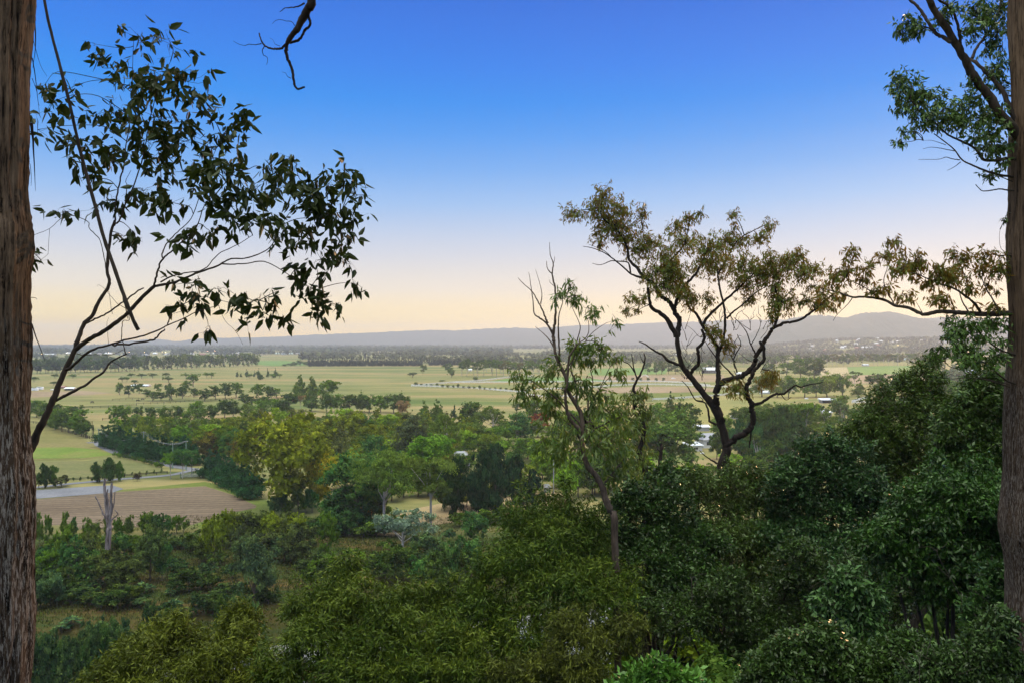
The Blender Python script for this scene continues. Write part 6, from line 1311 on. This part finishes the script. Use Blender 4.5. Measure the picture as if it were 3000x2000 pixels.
# far town houses
town = [(90, 1038.5, 20, 'pale'), (112, 1038.5, 16, 'cream'), (136, 1040, 20, 'white'), (156, 1040, 18, 'pale'), (200, 1036, 14, 'white'), (270, 1038, 20, 'pale'), (292, 1039, 18, 'cream'), (318, 1037, 22, 'white'), (345, 1038, 16, 'grey'), (365, 1039, 14, 'pale'), (392, 1038, 20, 'cream'), (420, 1036, 16, 'white'), (425, 1041, 24, 'grey'), (455, 1037, 14, 'white'),
        (490, 1039, 20, 'pale'), (512, 1036, 10, 'white'), (561, 1038, 18, 'white'), (594, 1039, 20, 'brick'), (630, 1037, 14, 'pale'), (690, 1038, 20, 'cream'), (700, 1036, 12, 'grey'), (775, 1038, 16, 'cream'), (813, 1037, 16, 'green'), (832, 1036, 14, 'white'), (833, 1038, 20, 'blue'), (852, 1037, 14, 'green'), (868, 1038, 16, 'cream'), (885, 1037, 20, 'blue'), (902, 1038, 14, 'blue'), (922, 1037, 18, 'green'), (938, 1039, 20, 'white')]
TC = {'white': (WHT, (.75, .78, .8)), 'pale': ((.5, .5, .48), (.55, .58, .6)), 'cream': (CREAM, (.36, .33, .3)), 'grey': (GREY, (.3, .31, .33)), 'brick': (BRICK, (.3, .12, .08)), 'blue': ((.5, .55, .6), (.48, .62, .72)), 'green': ((.4, .46, .44), (.42, .55, .53))}
def spot_word(px):
    for lim, wd in ((170, 'beside the left trunk'), (250, 'behind the limb fork'), (380, 'under the left limb'), (530, 'in the town middle'), (760, 'in the sparse part of the town'), (860, 'left in the bright roof row')):
        if px < lim: return wd
    return 'right in the bright roof row'
for i, (px, base, wp, cn) in enumerate(town):
    a, b_ = TC[cn]
    house(px, base, wp*.8, 5.0, 12, a, b_, f'tiny {cn} house of the far town {spot_word(px)}', 0, .5, 'gable' if i % 2 else 'hip', win=1, group='houses of the far town')
hr = np.random.default_rng(4)
for i in range(34):
    px = hr.uniform(2340, 2800); d = hr.uniform(2850, 3650); cn = ['white', 'pale', 'cream', 'brick', 'pale', 'white'][i % 6]; a, b_ = TC[cn]
    o_x = (px-1500)/F*d
    wallk = (a, b_)
    b = MB(); W_, D_, H_ = hr.uniform(12, 18), hr.uniform(8, 12), 3.4; zz = float(hz(o_x, d))+4
    o = thing('house', f'tiny {cn} house showing among the trees of the wooded rise', 'house', (o_x, d, zz-4), hr.uniform(-.5, .5), 'houses on the wooded rise')
    b.box((0, 0, (4+H_)/2), (W_, D_, 4+H_)); kw = ('w',)+tuple(a)
    if kw not in wallm: wallm[kw] = plain('wall_paint', a, .7, .2, .08)
    kr = ('r',)+tuple(b_)
    if kr not in wallm: wallm[kr] = plain('roof_sheet', b_, .35, .5, .08, 1.2)
    ob('wall', b.mesh('wall', wallm[kw]), o)
    me = bpy.data.meshes.new('roof'); a_, c_ = W_/2+.5, D_/2+.5; h0 = 4+H_+.01
    me.from_pydata([(-a_, -c_, h0), (a_, -c_, h0), (a_, c_, h0), (-a_, c_, h0), (-a_*.6, 0, h0+3), (a_*.6, 0, h0+3)], [], [(0, 1, 5, 4), (2, 3, 4, 5), (0, 4, 3), (1, 2, 5), (3, 2, 1, 0)]); me.materials.append(wallm[kr]); ob('roof', me, o)
house(2542, 1021, 34, 8.5, 30, WHT, (.8, .82, .84), 'long white-roofed factory on the wooded rise at the right', 0, .4, 'gable', 'factory', cat='building', win=0, z=3050)
house(1976, 1041, 12, 5, 14, WHT, ROOFW, 'lone white house in the hazy wood behind the big gum', 0, .5, 'gable', win=1)
house(2160, 1040, 24, 4, 14, CREAM, (.7, .62, .5), 'cream low building in the hazy wood right of the big gum', 0, .5, 'gable', 'shed', cat='shed', win=1)
house(2535, 1071, 16, 6, 8, WHT, ROOFW, 'small white house at the back edge of the crop field', 0, .5, 'gable', win=1)
house(2660, 1054, 26, 6, 9, (.45, .55, .55), (.45, .6, .6), 'blue-green roofed building behind the crop field', 0, .5, 'gable', 'shed', cat='shed', win=1)

# ------------------------------------------------------------ vehicles
tyre = plain('tyre_rubber', (.02, .02, .02), .9)
def van(px, base, lpx, col, label, rz=0, kind='car', z=None):
    g0 = G(px, base); s = lpx/F*g0[1]; o = thing('parked_car' if kind == 'car' else 'horse_float', label, 'car' if kind == 'car' else 'trailer', g0, rz)
    cm = plain('car_paint', col, .3, .5, .04); L = s; W_ = s*.42; H_ = s*(.34 if kind == 'car' else .5)
    pr = [(-.5, .14), (.5, .14), (.5, .5), (.34, .56), (.2, .98), (-.32, 1.0), (-.46, .6), (-.5, .5)] if kind == 'car' else [(-.5, .14), (.5, .14), (.5, .7), (.42, 1), (-.5, 1)]
    V = [(a*L, sd*W_/2*(1 if b <= .6 else .82), b*H_) for sd in (-1, 1) for a, b in pr]; n = len(pr)
    Fc = [tuple(range(n)), tuple(range(2*n-1, n-1, -1))]+[(i, i+n, (i+1) % n+n, (i+1) % n) for i in range(n)]
    me = bpy.data.meshes.new('body'); me.from_pydata(V, [], Fc); me.materials.append(cm); ob('body', me, o)
    b = MB(); b.box((-.06*L, 0, H_*.78), (L*.44, W_*.87, H_*.22)); ob('window', b.mesh('window', glass), o)
    for sx_ in ((-.3, .3) if kind == 'car' else (-.12, .1)):
        for sy_ in (-1, 1):
            b = MB(); r_ = H_*.2; b.tube([(sx_*L, sy_*W_*.52-.09, r_), (sx_*L, sy_*W_*.52+.09, r_)], r_, 10); ob('wheel', b.mesh('wheel', tyre), o)
van(103, 1144, 18, (.7, .75, .78), 'white horse float parked on the bare yard by the left trunk', 0, 'float'); van(118, 1141, 18, (.75, .78, .8), 'white horse float with dark end behind the first one', 0, 'float'); van(153, 1142, 10, (.7, .72, .74), 'small white car on the bare yard left of the limb')
van(1973, 1109, 11, (.8, .8, .8), 'white car parked on the riding arena'); van(2363, 1168, 11, (.8, .8, .8), 'white car parked on the green paddock left of the open shed'); van(2058, 1328, 12, (.75, .77, .8), 'white car parked below the white cottage', .3); van(2440, 1260, 24, (.4, .45, .46), 'grey car parked under the gully trees', .1)
van(1655, 1372, 8, (.5, .65, .7), 'pale blue car showing between the leaves of the slender gum', .2)

# ------------------------------------------------------------ grazing horses
def horse_mesh():
    b = MB(); n = 8
    b.tube([(-1.0, 0, 1.22), (-.8, 0, 1.24), (-.4, 0, 1.2), (.1, 0, 1.2), (.5, 0, 1.25), (.72, 0, 1.25), (.98, 0, 1.02), (1.22, 0, .62), (1.30, 0, .40), (1.42, 0, .22), (1.5, 0, .12)], [.06, .27, .31, .32, .31, .26, .17, .13, .14, .10, .06], 9)
    for x_, sd in ((.55, .15), (.5, -.15)): b.tube([(x_, sd, 1.15), (x_+.03, sd, .62), (x_, sd, .3), (x_+.04, sd, .0)], [.14, .075, .05, .07], n)
    for x_, sd in ((-.78, .16), (-.85, -.16)): b.tube([(x_, sd, 1.2), (x_+.1, sd, .8), (x_-.1, sd, .52), (x_-.04, sd, .25), (x_, sd, .0)], [.2, .13, .07, .05, .07], n)
    b.tube([(-1.0, 0, 1.3), (-1.16, 0, 1.0), (-1.14, 0, .55)], [.06, .07, .02], 6)
    for sd in (-.06, .06): b.tube([(1.16, sd, .74), (1.1, sd*1.3, .86)], [.035, .01], 5)
    return b.mesh('horse', plain('horse_coat', (.03, .02, .015), .7), True)
hm_ = horse_mesh()
for px, py, lb, rz in [(404, 1176, 'dark horse grazing left, nearest to the trees of the belt', .2), (418, 1172, 'dark horse grazing just right of the nearest one', 3.0), (500, 1172, 'dark horse grazing under the belt further right', .4), (270, 1181, 'dark horse standing alone at the left by the limb', 1.2)]:
    g0 = G(px, py); o = ob('horse', hm_, None, g0); o.rotation_euler = (0, 0, rz); o.scale = (1.15,)*3; tag(o, lb, 'horse', 'grazing horses')
g0 = G(2495, 1105); o = ob('horse', hm_, None, g0); o.scale = (1.3,)*3; tag(o, 'dark horse standing on the fallow field at the right', 'horse', 'grazing horses')

# ------------------------------------------------------------ lit lamps of the far town
def lampm(c, e): return plain('lamp_glow', (1, .9, .7), .5, .3, .02, 1, 0, c, e)
amber = lampm((1, .72, .30), 26); red_ = lampm((1, .55, .3), 16); cool_ = lampm((1, .96, .85), 14)
for px, py, h, mt_, lb, r_ in [(224, 1052, 9, amber, 'brightest yellow floodlight shining beside the limb fork', 1.7), (89, 1067, 9, amber, 'yellow floodlight shining close to the left trunk', 1.4), (195, 1034, 9, amber, 'small amber street lamp left of the limb', 1.6), (231, 1033, 9, amber, 'small amber street lamp right of the limb', 1.5), (122, 1036, 9, amber, 'faint amber lamp in the trees near the left trunk', 1.2),
                       (318, 1032, 9, red_, 'orange street lamp at the left of the town lights', 1.5), (348, 1023, 12, cool_, 'white lamp high in the trees between the limbs', 1.2), (378, 1031, 9, red_, 'orange street lamp left of the pair of pinkish lamps', 1.6), (395, 1032, 9, red_, 'pinkish street lamp right of the orange one', 1.6), (423, 1031, 9, amber, 'white-yellow lamp above the long pale roof', 1.3), (443, 1023, 12, cool_, 'cool white lamp high above the town roofs', 1.5), (475, 1030, 9, amber, 'amber lamp, left one above the grey hall', 1.4), (485, 1031, 9, amber, 'amber lamp, right one above the grey hall', 1.8),
                       (608, 1027, 10, red_, 'orange lamp, left one of the lone pair in the wood', 1.6), (630, 1027, 10, red_, 'orange lamp, right one of the lone pair in the wood', 1.6), (857, 1028, 10, red_, 'orange lamp above the row of bright roofs', 1.6), (2290, 1025, 8, amber, 'warm lamp glow at the foot of the wooded rise', 2.0), (2631, 1011, 40, amber, 'yellow lamp shining on the wooded rise at the right', 1.9)]:
    d = (CAMZ-h)*F/(py-1000); x = (px-1500)/F*d
    zg = float(hz(x, d)); zl = CAMZ-(py-1000)/F*d
    o = thing('street_lamp', lb, 'lamp', (x, d, zg))
    b = MB(); b.tube([(0, 0, -.3), (0, 0, zl-zg)], [.14, .1], 6); ob('post', b.mesh('post', steel), o)
    b = MB(); s_ = r_*d/3300*.8; b.tube([(0, 0, zl-zg-.5*s_), (0, 0, zl-zg-.35*s_), (0, 0, zl-zg), (0, 0, zl-zg+.35*s_), (0, 0, zl-zg+.5*s_)], [.05*s_, .38*s_, .5*s_, .38*s_, .05*s_], 10); ob('lamp', b.mesh('lamp', mt_, True), o)

# ------------------------------------------------------------ irrigation jet
g0 = G(1878, 1107); o = thing('irrigation_sprinkler', 'white arc of water from a sprinkler on the field behind the arena', 'sprinkler', g0)
b = MB(); b.tube([(0, 0, -.1), (0, 0, 1.2), (.4, 0, 1.6)], [.09, .07, .05], 6); ob('stand', b.mesh('stand', steel), o)
jr = np.random.default_rng(3); n = 1600; t = jr.uniform(0, 1, n)**.8; b = MB()
pp = np.stack([.4+t*8.5, jr.normal(size=n)*(.1+t*.5), 1.6+t*14*.75*(1-t)*1.0], -1)+jr.normal(size=(n, 3))*(.06+.35*t[:, None]**2)
A = rdir(n, jr); S = unit(np.cross(A, rdir(n, jr))); b.leaves(pp, A, S, .26, .2, t); jet = ob('water_spray', b.mesh('water_spray', plain('spray_water', (.85, .87, .88), .2, .5, .02)), o); jet['kind'] = 'stuff'
